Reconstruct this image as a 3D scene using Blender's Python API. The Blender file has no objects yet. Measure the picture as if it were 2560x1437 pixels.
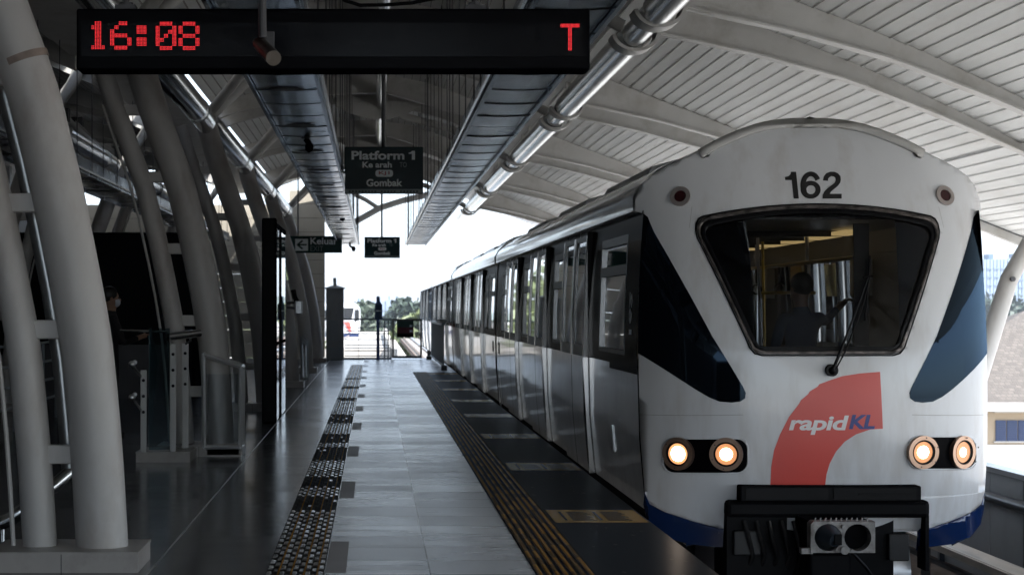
import bpy, bmesh, math, random
from mathutils import Vector, Matrix
from mathutils.geometry import tessellate_polygon
R = math.radians
random.seed(7)
S = bpy.context.scene
COL = S.collection

# ------------------------------------------------------------------ camera
F, PX, PY, CZ = 4700.0, 935.0, 772.0, 1.5         # focal in photo px, vanishing point, eye height
cam = bpy.data.cameras.new("camera")
cam.sensor_width = 36.0
cam.lens = F / 2560.0 * 36.0
cam.shift_x = (1280.0 - PX) / 2560.0
cam.shift_y = (PY - 718.5) / 2560.0
cam.clip_start = 0.1
cam.clip_end = 9000.0
cam.dof.use_dof = True
cam.dof.focus_distance = 14.5
cam.dof.aperture_fstop = 5.6
co = bpy.data.objects.new("camera", cam)
co.location = (0, 0, CZ)
co.rotation_euler = (R(90), 0, 0)
COL.objects.link(co)
S.camera = co

# ------------------------------------------------------------------ light
SUN_EL, SUN_AZ = R(52), R(128)       # azimuth clockwise from +Y (the view direction)
w = bpy.data.worlds.new("World")
S.world = w
w.use_nodes = True
nt = w.node_tree
nt.nodes.clear()
sky = nt.nodes.new("ShaderNodeTexSky")
sky.sky_type = 'NISHITA'
sky.sun_disc = False
sky.sun_elevation = SUN_EL
sky.sun_rotation = SUN_AZ
sky.dust_density = 1.2
sky.air_density = 1.0
sky.ozone_density = 1.5
bg = nt.nodes.new("ShaderNodeBackground")
bg.inputs["Strength"].default_value = 0.15
wo = nt.nodes.new("ShaderNodeOutputWorld")
hsv = nt.nodes.new("ShaderNodeHueSaturation"); hsv.inputs["Saturation"].default_value = .4
wb = nt.nodes.new("ShaderNodeVectorMath"); wb.operation = 'MULTIPLY'; wb.inputs[1].default_value = (.91, 1.0, 1.12)   # cool white balance
nt.links.new(sky.outputs[0], hsv.inputs["Color"]); nt.links.new(hsv.outputs[0], wb.inputs[0])
nt.links.new(wb.outputs[0], bg.inputs[0])
nt.links.new(bg.outputs[0], wo.inputs[0])
sl = bpy.data.lights.new("sun", 'SUN')
sl.energy = 4.8
sl.angle = R(0.5)
sl.color = (1.0, 0.965, 0.92)
so = bpy.data.objects.new("sun", sl)
sd = Vector((math.sin(SUN_AZ) * math.cos(SUN_EL), math.cos(SUN_AZ) * math.cos(SUN_EL), math.sin(SUN_EL)))
so.rotation_euler = sd.to_track_quat('Z', 'Y').to_euler()
so.location = (30, -30, 60)
COL.objects.link(so)
S.view_settings.view_transform = 'Standard'
S.view_settings.look = 'None'
S.view_settings.exposure = 1.6
S.view_settings.gamma = 1.0
S.cycles.use_denoising = True
S.cycles.max_bounces = 8
S.cycles.diffuse_bounces = 4
S.cycles.glossy_bounces = 4
S.cycles.transparent_max_bounces = 12
S.cycles.sample_clamp_indirect = 6.0
S.cycles.caustics_reflective = False
S.cycles.caustics_refractive = False

# ------------------------------------------------------------------ helpers
def P(px, py, d):
    """photo pixel at distance d -> world point"""
    return Vector(((px - PX) * d / F, d, CZ + (PY - py) * d / F))

def tag(o, label=None, cat=None, group=None, kind=None):
    if label: o["label"] = label
    if cat: o["category"] = cat
    if group: o["group"] = group
    if kind: o["kind"] = kind
    return o

def interp(tab, x):
    if x <= tab[0][0]: return tab[0][1]
    for (a, va), (b, vb) in zip(tab, tab[1:]):
        if x <= b:
            return va + (vb - va) * (x - a) / (b - a)
    return tab[-1][1]

class MB:
    def __init__(self):
        self.v, self.f, self.m = [], [], []
        self.n = None
    def add(self, vs, fs, mi=0):
        b = len(self.v)
        self.v += [tuple(p) for p in vs]
        self.f += [tuple(b + i for i in f) for f in fs]
        self.m += [mi] * len(fs)
        return self
    def box(self, a, b, mi=0):
        x0, y0, z0 = a; x1, y1, z1 = b
        if x0 > x1: x0, x1 = x1, x0
        if y0 > y1: y0, y1 = y1, y0
        if z0 > z1: z0, z1 = z1, z0
        vs = [(x0,y0,z0),(x1,y0,z0),(x1,y1,z0),(x0,y1,z0),(x0,y0,z1),(x1,y0,z1),(x1,y1,z1),(x0,y1,z1)]
        return self.add(vs, [(0,3,2,1),(4,5,6,7),(0,1,5,4),(1,2,6,5),(2,3,7,6),(3,0,4,7)], mi)
    def bbox(self, a, b, bev=0.01, mi=0):
        """bevelled box"""
        bm = bmesh.new()
        bmesh.ops.create_cube(bm, size=1.0)
        for v in bm.verts:
            v.co = Vector(((a[0]+b[0])/2 + v.co.x*abs(b[0]-a[0]), (a[1]+b[1])/2 + v.co.y*abs(b[1]-a[1]), (a[2]+b[2])/2 + v.co.z*abs(b[2]-a[2])))
        bmesh.ops.bevel(bm, geom=bm.edges[:], offset=bev, segments=2, affect='EDGES', profile=0.5)
        bm.verts.ensure_lookup_table()
        vs = [v.co.copy() for v in bm.verts]
        fs = [[v.index for v in f.verts] for f in bm.faces]
        bm.free()
        return self.add(vs, fs, mi)
    def tube(self, pts, r, n=12, caps=True, mi=0):
        pts = [Vector(p) for p in pts]
        rs = r if isinstance(r, (list, tuple)) else [r] * len(pts)
        ref = None
        rings = []
        for i, p in enumerate(pts):
            if i == 0: t = pts[1] - p
            elif i == len(pts) - 1: t = p - pts[i-1]
            else: t = (pts[i+1] - p).normalized() + (p - pts[i-1]).normalized()
            t.normalize()
            if ref is None:
                ref = Vector((0,0,1)) if abs(t.z) < .9 else Vector((0,1,0))
            a = t.cross(ref).normalized()
            b = a.cross(t).normalized()
            ref = b
            rings.append([p + (a*math.cos(2*math.pi*k/n) + b*math.sin(2*math.pi*k/n)) * rs[i] for k in range(n)])
        vs = [q for rg in rings for q in rg]
        fs = []
        for i in range(len(pts) - 1):
            for k in range(n):
                k2 = (k + 1) % n
                fs.append((i*n+k, i*n+k2, (i+1)*n+k2, (i+1)*n+k))
        if caps:
            fs.append(tuple(range(n))[::-1])
            fs.append(tuple((len(pts)-1)*n + k for k in range(n)))
        return self.add(vs, fs, mi)
    def prism(self, poly, a, b, axis='y', mi=0):
        """poly in the plane across axis, extruded from a to b"""
        n = len(poly)
        def q(p, t):
            if axis == 'y': return (p[0], t, p[1])
            if axis == 'x': return (t, p[0], p[1])
            return (p[0], p[1], t)
        vs = [q(p, a) for p in poly] + [q(p, b) for p in poly]
        tri = tessellate_polygon([[Vector((p[0], p[1], 0)) for p in poly]])
        fs = [tuple(t) for t in tri] + [tuple(n + i for i in t[::-1]) for t in tri]
        fs += [(i, (i+1) % n, n + (i+1) % n, n + i) for i in range(n)]
        return self.add(vs, fs, mi)
    def ring(self, c, axis, r0, r1, th, n=28, mi=0):
        """annulus with thickness; axis = direction it faces"""
        ax = Vector(axis).normalized()
        ref = Vector((0,0,1)) if abs(ax.z) < .9 else Vector((1,0,0))
        a = ax.cross(ref).normalized(); b = a.cross(ax)
        c = Vector(c); vs = []
        for rr, t in ((r0, 0), (r1, 0), (r1, th), (r0, th)):
            for k in range(n):
                vs.append(c + ax*t + (a*math.cos(2*math.pi*k/n) + b*math.sin(2*math.pi*k/n))*rr)
        fs = []
        for s in range(4):
            s2 = (s + 1) % 4
            for k in range(n):
                k2 = (k+1) % n
                fs.append((s*n+k, s2*n+k, s2*n+k2, s*n+k2))
        return self.add(vs, fs, mi)
    def ball(self, c, r, n=12, sc=(1,1,1), mi=0):
        vs, fs = [], []
        m = n // 2
        for i in range(m + 1):
            th = math.pi * i / m
            for k in range(n):
                ph = 2*math.pi*k/n
                vs.append((c[0]+r*sc[0]*math.sin(th)*math.cos(ph), c[1]+r*sc[1]*math.sin(th)*math.sin(ph), c[2]+r*sc[2]*math.cos(th)))
        for i in range(m):
            for k in range(n):
                k2 = (k+1) % n
                fs.append((i*n+k, (i+1)*n+k, (i+1)*n+k2, i*n+k2))
        return self.add(vs, fs, mi)
    def build(self, name, mats, parent=None, smooth=False, recalc=True, origin=None):
        me = bpy.data.meshes.new(name)
        if not isinstance(mats, (list, tuple)): mats = [mats]
        if parent is not None:
            off = world_loc(parent)
        elif origin is not None:
            off = Vector(origin)
        else:
            xs = [p[0] for p in self.v]; ys = [p[1] for p in self.v]; zs = [p[2] for p in self.v]
            off = Vector(((min(xs)+max(xs))/2, (min(ys)+max(ys))/2, min(zs)))
        me.from_pydata([(p[0]-off.x, p[1]-off.y, p[2]-off.z) for p in self.v], [], self.f)
        for m in mats: me.materials.append(m)
        me.polygons.foreach_set("material_index", self.m)
        if recalc:
            bm = bmesh.new(); bm.from_mesh(me)
            bmesh.ops.remove_doubles(bm, verts=bm.verts, dist=1e-5)
            bmesh.ops.recalc_face_normals(bm, faces=bm.faces)
            bm.to_mesh(me); bm.free()
        if smooth:
            me.polygons.foreach_set("use_smooth", [True]*len(me.polygons))
            try: me.set_sharp_from_angle(angle=R(40))
            except Exception: pass
        me.update()
        o = bpy.data.objects.new(name, me)
        COL.objects.link(o)
        if parent is not None: o.parent = parent
        else: o.location = off
        return o

def world_loc(o):
    v = Vector((0,0,0))
    while o is not None:
        v += o.location
        o = o.parent
    return v

def empty(name, loc, label, cat, group=None):
    o = bpy.data.objects.new(name, None)
    o.empty_display_size = 0.2
    o.location = loc
    COL.objects.link(o)
    return tag(o, label, cat, group)

def copy_tree(o, parent=None):
    c = o.copy(); COL.objects.link(c)
    if parent is not None: c.parent = parent
    for ch in list(o.children): copy_tree(ch, c)
    return c

# ------------------------------------------------------------------ materials
def mat(name, col, rough=.5, metal=0., var=0., vscale=3., bump=0., bscale=20., spec=.5, coat=0., emit=None, es=0., stretch=None, rvar=0., dirt=None, dirtamt=0., dscale=1.0):
    m = bpy.data.materials.new(name); m.use_nodes = True
    n = m.node_tree; L = n.links
    b = n.nodes["Principled BSDF"]
    b.inputs["Base Color"].default_value = (*col, 1)
    b.inputs["Roughness"].default_value = rough
    b.inputs["Metallic"].default_value = metal
    b.inputs["Specular IOR Level"].default_value = spec
    b.inputs["Coat Weight"].default_value = coat
    b.inputs["Coat Roughness"].default_value = .05
    tc = n.nodes.new("ShaderNodeTexCoord")
    mp = n.nodes.new("ShaderNodeMapping")
    L.new(tc.outputs["Object"], mp.inputs["Vector"])
    if stretch: mp.inputs["Scale"].default_value = stretch
    cur = None
    if var > 0 or rvar > 0:
        no = n.nodes.new("ShaderNodeTexNoise"); no.inputs["Scale"].default_value = vscale
        no.inputs["Detail"].default_value = 5
        L.new(mp.outputs[0], no.inputs["Vector"])
        if var > 0:
            mr = n.nodes.new("ShaderNodeMapRange")
            mr.inputs["From Min"].default_value = .3; mr.inputs["From Max"].default_value = .7
            mr.inputs["To Min"].default_value = 1 - var; mr.inputs["To Max"].default_value = 1 + var
            L.new(no.outputs["Fac"], mr.inputs["Value"])
            mx = n.nodes.new("ShaderNodeVectorMath"); mx.operation = 'SCALE'
            mx.inputs[0].default_value = col
            L.new(mr.outputs[0], mx.inputs["Scale"])
            cur = mx.outputs[0]
            L.new(cur, b.inputs["Base Color"])
        if rvar > 0:
            mr2 = n.nodes.new("ShaderNodeMapRange")
            mr2.inputs["From Min"].default_value = .3; mr2.inputs["From Max"].default_value = .7
            mr2.inputs["To Min"].default_value = max(0.02, rough - rvar); mr2.inputs["To Max"].default_value = rough + rvar
            L.new(no.outputs["Fac"], mr2.inputs["Value"]); L.new(mr2.outputs[0], b.inputs["Roughness"])
    if dirt is not None:
        nd = n.nodes.new("ShaderNodeTexNoise"); nd.inputs["Scale"].default_value = dscale; nd.inputs["Detail"].default_value = 8
        nd.inputs["Roughness"].default_value = .65
        L.new(mp.outputs[0], nd.inputs["Vector"])
        rr = n.nodes.new("ShaderNodeMapRange"); rr.inputs["From Min"].default_value = .5; rr.inputs["From Max"].default_value = .75
        rr.inputs["To Max"].default_value = dirtamt
        L.new(nd.outputs["Fac"], rr.inputs["Value"])
        mm = n.nodes.new("ShaderNodeMix"); mm.data_type = 'RGBA'
        L.new(rr.outputs[0], mm.inputs["Factor"])
        if cur is not None: L.new(cur, mm.inputs["A"])
        else: mm.inputs["A"].default_value = (*col, 1)
        mm.inputs["B"].default_value = (*dirt, 1)
        L.new(mm.outputs["Result"], b.inputs["Base Color"])
    if bump > 0:
        nb = n.nodes.new("ShaderNodeTexNoise"); nb.inputs["Scale"].default_value = bscale; nb.inputs["Detail"].default_value = 4
        L.new(mp.outputs[0], nb.inputs["Vector"])
        bu = n.nodes.new("ShaderNodeBump"); bu.inputs["Strength"].default_value = bump; bu.inputs["Distance"].default_value = .02
        L.new(nb.outputs["Fac"], bu.inputs["Height"]); L.new(bu.outputs[0], b.inputs["Normal"])
    if emit is not None:
        b.inputs["Emission Color"].default_value = (*emit, 1)
        b.inputs["Emission Strength"].default_value = es
    return m

def glass(name, tint, ior=1.5, rough=0.02, gcol=(1,1,1)):
    m = bpy.data.materials.new(name); m.use_nodes = True
    n = m.node_tree; L = n.links; n.nodes.clear()
    out = n.nodes.new("ShaderNodeOutputMaterial")
    tr = n.nodes.new("ShaderNodeBsdfTransparent"); tr.inputs[0].default_value = (*tint, 1)
    gl = n.nodes.new("ShaderNodeBsdfGlossy"); gl.inputs["Roughness"].default_value = rough; gl.inputs[0].default_value = (*gcol, 1)
    fr = n.nodes.new("ShaderNodeFresnel"); fr.inputs["IOR"].default_value = ior
    mx = n.nodes.new("ShaderNodeMixShader")
    L.new(fr.outputs[0], mx.inputs[0]); L.new(tr.outputs[0], mx.inputs[1]); L.new(gl.outputs[0], mx.inputs[2])
    L.new(mx.outputs[0], out.inputs[0])
    return m

def soft(name, col, fac, rough=.1, fresnel=None):
    m = bpy.data.materials.new(name); m.use_nodes = True
    n = m.node_tree; L = n.links; n.nodes.clear()
    out = n.nodes.new("ShaderNodeOutputMaterial")
    df = n.nodes.new("ShaderNodeBsdfDiffuse"); df.inputs[0].default_value = (*col, 1)
    gl = n.nodes.new("ShaderNodeBsdfGlossy"); gl.inputs["Roughness"].default_value = rough; gl.inputs[0].default_value = (1,1,1,1) if name != 'mask_black' else (.42,.64,.9,1)  # blue gloss colour puts a sky reflection into the black glass
    mx = n.nodes.new("ShaderNodeMixShader"); mx.inputs[0].default_value = fac
    if fresnel:
        fr = n.nodes.new("ShaderNodeFresnel"); fr.inputs["IOR"].default_value = fresnel; L.new(fr.outputs[0], mx.inputs[0])
    L.new(df.outputs[0], mx.inputs[1]); L.new(gl.outputs[0], mx.inputs[2]); L.new(mx.outputs[0], out.inputs[0])
    return m

M = {}
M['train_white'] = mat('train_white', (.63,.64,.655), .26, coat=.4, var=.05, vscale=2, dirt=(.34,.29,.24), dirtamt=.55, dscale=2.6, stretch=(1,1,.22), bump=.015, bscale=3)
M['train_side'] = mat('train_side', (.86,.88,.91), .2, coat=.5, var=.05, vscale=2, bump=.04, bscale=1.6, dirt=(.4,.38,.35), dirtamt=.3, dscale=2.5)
M['train_black'] = soft('train_black', (.004,.005,.008), .05, .12)
M['mask_black'] = soft('mask_black', (.002,.003,.005), .1, .04, fresnel=1.36)
M['train_blue'] = mat('train_blue', (.002,.016,.075), .2, coat=.3, var=.05)
M['train_roof'] = mat('train_roof', (.42,.43,.44), .3, var=.1, dirt=(.15,.14,.13), dirtamt=.4)
M['logo_red'] = mat('logo_red', (.62,.075,.06), .3, var=.03)
M['logo_white'] = mat('logo_white', (.75,.72,.72), .35)
M['logo_blue'] = mat('logo_blue', (.015,.03,.2), .3)
M['ink'] = mat('ink', (.01,.01,.01), .4)
M['rubber'] = soft('rubber', (.005,.005,.006), 0.01, 0.3)
M['black_metal'] = soft('black_metal', (.004,.004,.005), 0.006, 0.35)
M['steel_frame'] = mat('steel_frame', (.08,.07,.065), .4, metal=.4, var=.9, vscale=14)
M['coupler'] = mat('coupler', (.22,.21,.20), .5, metal=.4, var=.35, vscale=14, dirt=(.06,.04,.03), dirtamt=.9, dscale=11, bump=.2)
M['alu'] = mat('alu', (.55,.57,.6), .28, metal=.85, var=.1)
M['win_frame'] = soft('win_frame', (.05,.07,.09), .15, .25)
M['door_frame'] = soft('door_frame', (.12,.14,.16), .5, .15)
M['pipe_grey'] = mat('pipe_grey', (.32,.33,.33), .3, metal=.9)
M['post_metal'] = mat('post_metal', (.42,.42,.41), .4, metal=.2, var=.1)
M['bright_metal'] = mat('bright_metal', (.65,.66,.67), .3, metal=.4)
M['steel'] = mat('steel', (.46,.47,.47), .2, metal=1., var=.08, vscale=6, bump=.02, bscale=9)
M['brushed'] = mat('brushed', (.55,.55,.55), .3, metal=1., var=.1)
M['wheel'] = mat('wheel', (.45,.46,.48), .28, metal=.8)
M['win_glass'] = glass('win_glass', (.46,.50,.54), 1.45, .02)
M['wind_glass'] = glass('wind_glass', (.50,.54,.58), 1.35, .01)
M['clear_glass'] = glass('clear_glass', (.55,.66,.68), 1.5, .01)
M['lamp_glass'] = glass('lamp_glass', (.92,.92,.92), 1.12, .05)
M['bag'] = glass('bag', (.72,.75,.77), 1.35, .2)
M['plank'] = mat('plank', (.69,.70,.69), .5, var=.07, vscale=2.2, dirt=(.42,.39,.35), dirtamt=.5, dscale=1.4, stretch=(1,.25,1))
M['seam'] = mat('seam', (.2,.19,.175), .7)
M['rib'] = mat('rib', (.44,.435,.42), .5, var=.07, vscale=3, dirt=(.22,.19,.15), dirtamt=.6, dscale=2.2)
M['column'] = mat('column', (.42,.41,.395), .45, var=.08, vscale=3, dirt=(.20,.14,.10), dirtamt=.6, dscale=1.7, stretch=(1,1,.5), bump=.05, bscale=30)
M['rust_band'] = mat('rust_band', (.24,.19,.16), .6, var=.4, vscale=7)
M['plinth'] = mat('plinth', (.33,.31,.29), .35, var=.08, dirt=(.12,.1,.09), dirtamt=.6, dscale=3)
M['dark_struct'] = mat('dark_struct', (.06,.06,.065), .5, var=.2)
M['board_black'] = soft('board_black', (.001,.001,.002), 0.003, 0.3)
M['board_screen'] = soft('board_screen', (.002,.002,.003), 0.006, 0.15)
M['led'] = mat('led', (.3,.01,.01), .5, emit=(1,.035,.045), es=.62)
M['sign_teal'] = soft('sign_teal', (.004,.022,.028), 0.01, 0.3)
M['sign_green'] = soft('sign_green', (.005,.035,.032), 0.01, 0.3)
M['sign_text'] = mat('sign_text', (.85,.9,.92), .5)
M['sign_dim'] = mat('sign_dim', (.22,.27,.29), .5)
M['sign_red'] = mat('sign_red', (.35,.03,.05), .5)
M['concrete'] = mat('concrete', (.36,.35,.33), .8, var=.12, vscale=.8, dirt=(.16,.15,.14), dirtamt=.5, dscale=.5)
M['parapet'] = mat('parapet', (.24,.25,.26), .55, metal=.3, var=.15, vscale=2, dirt=(.1,.09,.08), dirtamt=.5)
M['pipe_dark'] = mat('pipe_dark', (.03,.04,.055), .3, metal=.5)
M['rail'] = mat('rail', (.35,.25,.19), .35, metal=.8, var=.2)
M['ballast'] = mat('ballast', (.13,.1,.085), .9, var=.3, vscale=6, bump=.5, bscale=15)
M['edge_rubber'] = soft('edge_rubber', (.022,.027,.036), .07, .3)
M['sticker'] = soft('sticker', (.30,.19,.05), .16, .22)
M['sticker_ink'] = soft('sticker_ink', (.05,.05,.05), .14, .22)
M['ochre'] = soft('ochre', (.30,.15,.03), .07, .25)
M['tact_dark'] = soft('tact_dark', (.012,.011,.011), .05, .3)
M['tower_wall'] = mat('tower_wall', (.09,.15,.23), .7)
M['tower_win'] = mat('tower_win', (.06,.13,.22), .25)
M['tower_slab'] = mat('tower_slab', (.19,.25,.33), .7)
M['bldg_wall'] = mat('bldg_wall', (.34,.27,.19), .8, var=.06, vscale=.5)
M['bldg_white'] = mat('bldg_white', (.42,.40,.37), .8, var=.08, vscale=.5)
M['louvre'] = mat('louvre', (.02,.04,.11), .4)
M['fence_grey'] = mat('fence_grey', (.24,.27,.29), .5, metal=.3)
M['gate_brown'] = mat('gate_brown', (.11,.10,.1), .45, metal=.2)
M['cabinet'] = mat('cabinet', (.26,.27,.275), .55, var=.1)
M['sign_blue'] = mat('sign_blue', (.01,.05,.22), .35)
M['sign_navy'] = mat('sign_navy', (.008,.035,.1), .4)
M['skin'] = mat('skin', (.35,.2,.13), .5)
M['hair'] = mat('hair', (.008,.007,.006), .5)
M['cloth_dark'] = mat('cloth_dark', (.012,.012,.015), .9, bump=.2, bscale=30)
M['cloth_blue'] = mat('cloth_blue', (.06,.09,.14), .9, bump=.2, bscale=30)
M['mask_white'] = mat('mask_white', (.65,.68,.72), .8)
M['kiosk'] = soft('kiosk', (.001,.001,.002), 0.003, 0.3)
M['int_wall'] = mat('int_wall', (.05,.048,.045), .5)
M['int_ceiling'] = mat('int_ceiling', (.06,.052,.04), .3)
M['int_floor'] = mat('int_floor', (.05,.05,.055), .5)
M['seat'] = mat('seat', (.02,.04,.09), .5)
M['yellow_rail'] = mat('yellow_rail', (.6,.38,.04), .3, metal=.2)
M['int_light'] = mat('int_light', (.5,.4,.2), .5, emit=(1,.66,.26), es=.2)
M['lens_core'] = mat('lens_core', (.9,.8,.6), .2, emit=(1,.84,.68), es=7.)
M['lens_rim'] = mat('lens_rim', (.5,.25,.12), .3, emit=(1,.42,.17), es=.42)
M['lens_core_dim'] = mat('lens_core_dim', (.9,.8,.6), .2, emit=(1,.78,.58), es=2.6)
M['lens_rim_dim'] = mat('lens_rim_dim', (.5,.25,.12), .3, emit=(1,.42,.17), es=.26)
M['grey_ring'] = mat('grey_ring', (.35,.31,.29), .35, metal=.6)
M['bronze_ring'] = mat('bronze_ring', (.4,.27,.2), .3, metal=.9)
M['red_lens'] = mat('red_lens', (.03,.002,.003), .12)
M['hose_grey'] = soft('hose_grey', (.010,.010,.011), .03, .35)
M['bark'] = mat('bark', (.08,.06,.045), .9)
def leafmat(name, col):
    m = mat(name, col, .6, var=.35, vscale=.35)
    return m
M['leaf_a'] = leafmat('leaf_a', (.04,.06,.037))
M['leaf_b'] = leafmat('leaf_b', (.10,.125,.055))
M['leaf_c'] = leafmat('leaf_c', (.035,.055,.04))
M['ground'] = mat('ground', (.52,.50,.47), .95, var=.12, vscale=.02, dirt=(.12,.15,.08), dirtamt=.8, dscale=.012)
M['hill'] = mat('hill', (.05,.085,.04), .95, var=.35, vscale=.02)

# tiled floor: large polished tiles; a darker concourse, a lighter walkway, rippled bands every 4.2 m
def floor_mat(name, base, rough, joint_x, cross=.6, bands=False, seam=(.03,.03,.035)):
    m = bpy.data.materials.new(name); m.use_nodes = True
    n = m.node_tree; L = n.links; b = n.nodes["Principled BSDF"]
    geo = n.nodes.new("ShaderNodeNewGeometry")
    sp = n.nodes.new("ShaderNodeSeparateXYZ"); L.new(geo.outputs["Position"], sp.inputs[0])
    def math_(op, a, bb, c=None):
        q = n.nodes.new("ShaderNodeMath"); q.operation = op
        for i, v in enumerate((a, bb, c)):
            if v is None: continue
            if isinstance(v, (int, float)): q.inputs[i].default_value = v
            else: L.new(v, q.inputs[i])
        return q.outputs[0]
    def line(coord, off, period, wid):
        t = math_('SUBTRACT', coord, off)
        t = math_('PINGPONG', t, period/2)
        return math_('LESS_THAN', t, wid/2)
    lx = line(sp.outputs[0], joint_x, .62, .009)
    # the cross joints, and a random shade per tile
    ly = line(sp.outputs[1], 10.63, cross, .016)
    cx = math_('FLOOR', math_('DIVIDE', math_('SUBTRACT', sp.outputs[0], joint_x), .62), 0)
    cy = math_('FLOOR', math_('DIVIDE', math_('SUBTRACT', sp.outputs[1], 10.63), cross), 0)
    cmb = n.nodes.new("ShaderNodeCombineXYZ"); L.new(cx, cmb.inputs[0]); L.new(cy, cmb.inputs[1])
    wn = n.nodes.new("ShaderNodeTexWhiteNoise"); wn.noise_dimensions = '3D'; L.new(cmb.outputs[0], wn.inputs["Vector"])
    mr = n.nodes.new("ShaderNodeMapRange"); mr.inputs["To Min"].default_value = .92; mr.inputs["To Max"].default_value = 1.06
    L.new(wn.outputs["Value"], mr.inputs["Value"])
    sc = n.nodes.new("ShaderNodeVectorMath"); sc.operation = 'SCALE'; sc.inputs[0].default_value = base
    L.new(mr.outputs[0], sc.inputs["Scale"])
    # fine mottling
    no = n.nodes.new("ShaderNodeTexNoise"); no.inputs["Scale"].default_value = 40; no.inputs["Detail"].default_value = 6
    L.new(geo.outputs["Position"], no.inputs["Vector"])
    mr3 = n.nodes.new("ShaderNodeMapRange"); mr3.inputs["To Min"].default_value = .85; mr3.inputs["To Max"].default_value = 1.15
    L.new(no.outputs["Fac"], mr3.inputs["Value"])
    sc2 = n.nodes.new("ShaderNodeVectorMath"); sc2.operation = 'SCALE'
    L.new(sc.outputs[0], sc2.inputs[0]); L.new(mr3.outputs[0], sc2.inputs["Scale"])
    mx = n.nodes.new("ShaderNodeMix"); mx.data_type = 'RGBA'
    L.new(math_('MAXIMUM', lx, ly), mx.inputs["Factor"]); L.new(sc2.outputs[0], mx.inputs["A"])
    mx.inputs["B"].default_value = (*seam, 1)
    col = mx.outputs["Result"]
    # roughness varies per tile and with scuffs
    n2 = n.nodes.new("ShaderNodeTexNoise"); n2.inputs["Scale"].default_value = 1.3; n2.inputs["Detail"].default_value = 5
    mpp = n.nodes.new("ShaderNodeMapping"); mpp.inputs["Scale"].default_value = (1, 3, 1)
    L.new(geo.outputs["Position"], mpp.inputs[0]); L.new(mpp.outputs[0], n2.inputs["Vector"])
    mr4 = n.nodes.new("ShaderNodeMapRange"); mr4.inputs["From Min"].default_value = .3; mr4.inputs["From Max"].default_value = .7
    mr4.inputs["To Min"].default_value = rough - .02; mr4.inputs["To Max"].default_value = rough + .03
    L.new(n2.outputs["Fac"], mr4.inputs["Value"])
    rough_s = math_('ADD', mr4.outputs[0], math_('MULTIPLY', wn.outputs["Value"], .05))
    # tile-by-tile tilt and slow waviness
    wv = n.nodes.new("ShaderNodeTexNoise"); wv.inputs["Scale"].default_value = 1.6; wv.inputs["Detail"].default_value = 2
    mp2 = n.nodes.new("ShaderNodeMapping"); mp2.inputs["Scale"].default_value = (.8, 2.6, 1)
    L.new(geo.outputs["Position"], mp2.inputs[0]); L.new(mp2.outputs[0], wv.inputs["Vector"])
    bu = n.nodes.new("ShaderNodeBump"); bu.inputs["Strength"].default_value = .008; bu.inputs["Distance"].default_value = .02
    h = math_('SUBTRACT', wv.outputs["Fac"], math_('MULTIPLY', math_('MAXIMUM', lx, ly), .2))
    if bands:
        t = math_('MODULO', math_('SUBTRACT', sp.outputs[1], 10.5 - 4.2*10), 4.22)
        inb = math_('LESS_THAN', t, 1.45)
        rp = n.nodes.new("ShaderNodeTexNoise"); rp.inputs["Scale"].default_value = 7; rp.inputs["Detail"].default_value = 1
        L.new(mp2.outputs[0], rp.inputs["Vector"])
        h = math_('ADD', h, math_('MULTIPLY', math_('MULTIPLY', rp.outputs["Fac"], inb), 3.0))
        sq = math_('MULTIPLY', inb, math_('LESS_THAN', sp.outputs[0], -.16))
        mxb = n.nodes.new("ShaderNodeMix"); mxb.data_type = 'RGBA'
        L.new(sq, mxb.inputs["Factor"]); L.new(col, mxb.inputs["A"]); mxb.inputs["B"].default_value = (.30,.285,.28,1)
        col = mxb.outputs["Result"]
        rough_s = math_('ADD', rough_s, math_('MULTIPLY', sq, .2))
    L.new(h, bu.inputs["Height"]); L.new(bu.outputs[0], b.inputs["Normal"])
    L.new(col, b.inputs["Base Color"]); L.new(rough_s, b.inputs["Roughness"])
    b.inputs["Specular IOR Level"].default_value = .6
    return m
M['floor_dark'] = floor_mat('floor_dark', (.05,.056,.067), .17, -.66)
M['floor_walk'] = floor_mat('floor_walk', (.54,.57,.61), .25, .32, bands=True, seam=(.1,.105,.11))

# roof-tile material for the house on the right
def rooftile():
    m = mat('roof_tile', (.36,.31,.27), .8)
    n = m.node_tree; L = n.links; b = n.nodes["Principled BSDF"]
    tc = n.nodes.new("ShaderNodeTexCoord")
    br = n.nodes.new("ShaderNodeTexBrick"); br.inputs["Scale"].default_value = 4.2
    br.inputs["Color1"].default_value = (.125,.108,.095,1); br.inputs["Color2"].default_value = (.08,.07,.062,1); br.inputs["Mortar"].default_value = (.09,.08,.07,1)
    br.inputs["Mortar Size"].default_value = .08
    br.inputs["Brick Width"].default_value = .8; br.inputs["Row Height"].default_value = .8
    L.new(tc.outputs["Object"], br.inputs["Vector"]); L.new(br.outputs["Color"], b.inputs["Base Color"])
    bu = n.nodes.new("ShaderNodeBump"); bu.inputs["Strength"].default_value = .8; bu.inputs["Distance"].default_value = .05
    L.new(br.outputs["Fac"], bu.inputs["Height"]); bu.invert = True; L.new(bu.outputs[0], b.inputs["Normal"])
    return m
M['roof_tile'] = rooftile()

# ------------------------------------------------------------------ ground and setting
tag(MB().add([(-3000,-1500,-9),(3000,-1500,-9),(3000,5000,-9),(-3000,5000,-9)], [(0,1,2,3)]).build('ground', M['ground'], origin=(0,0,-9)), kind='structure')
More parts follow.
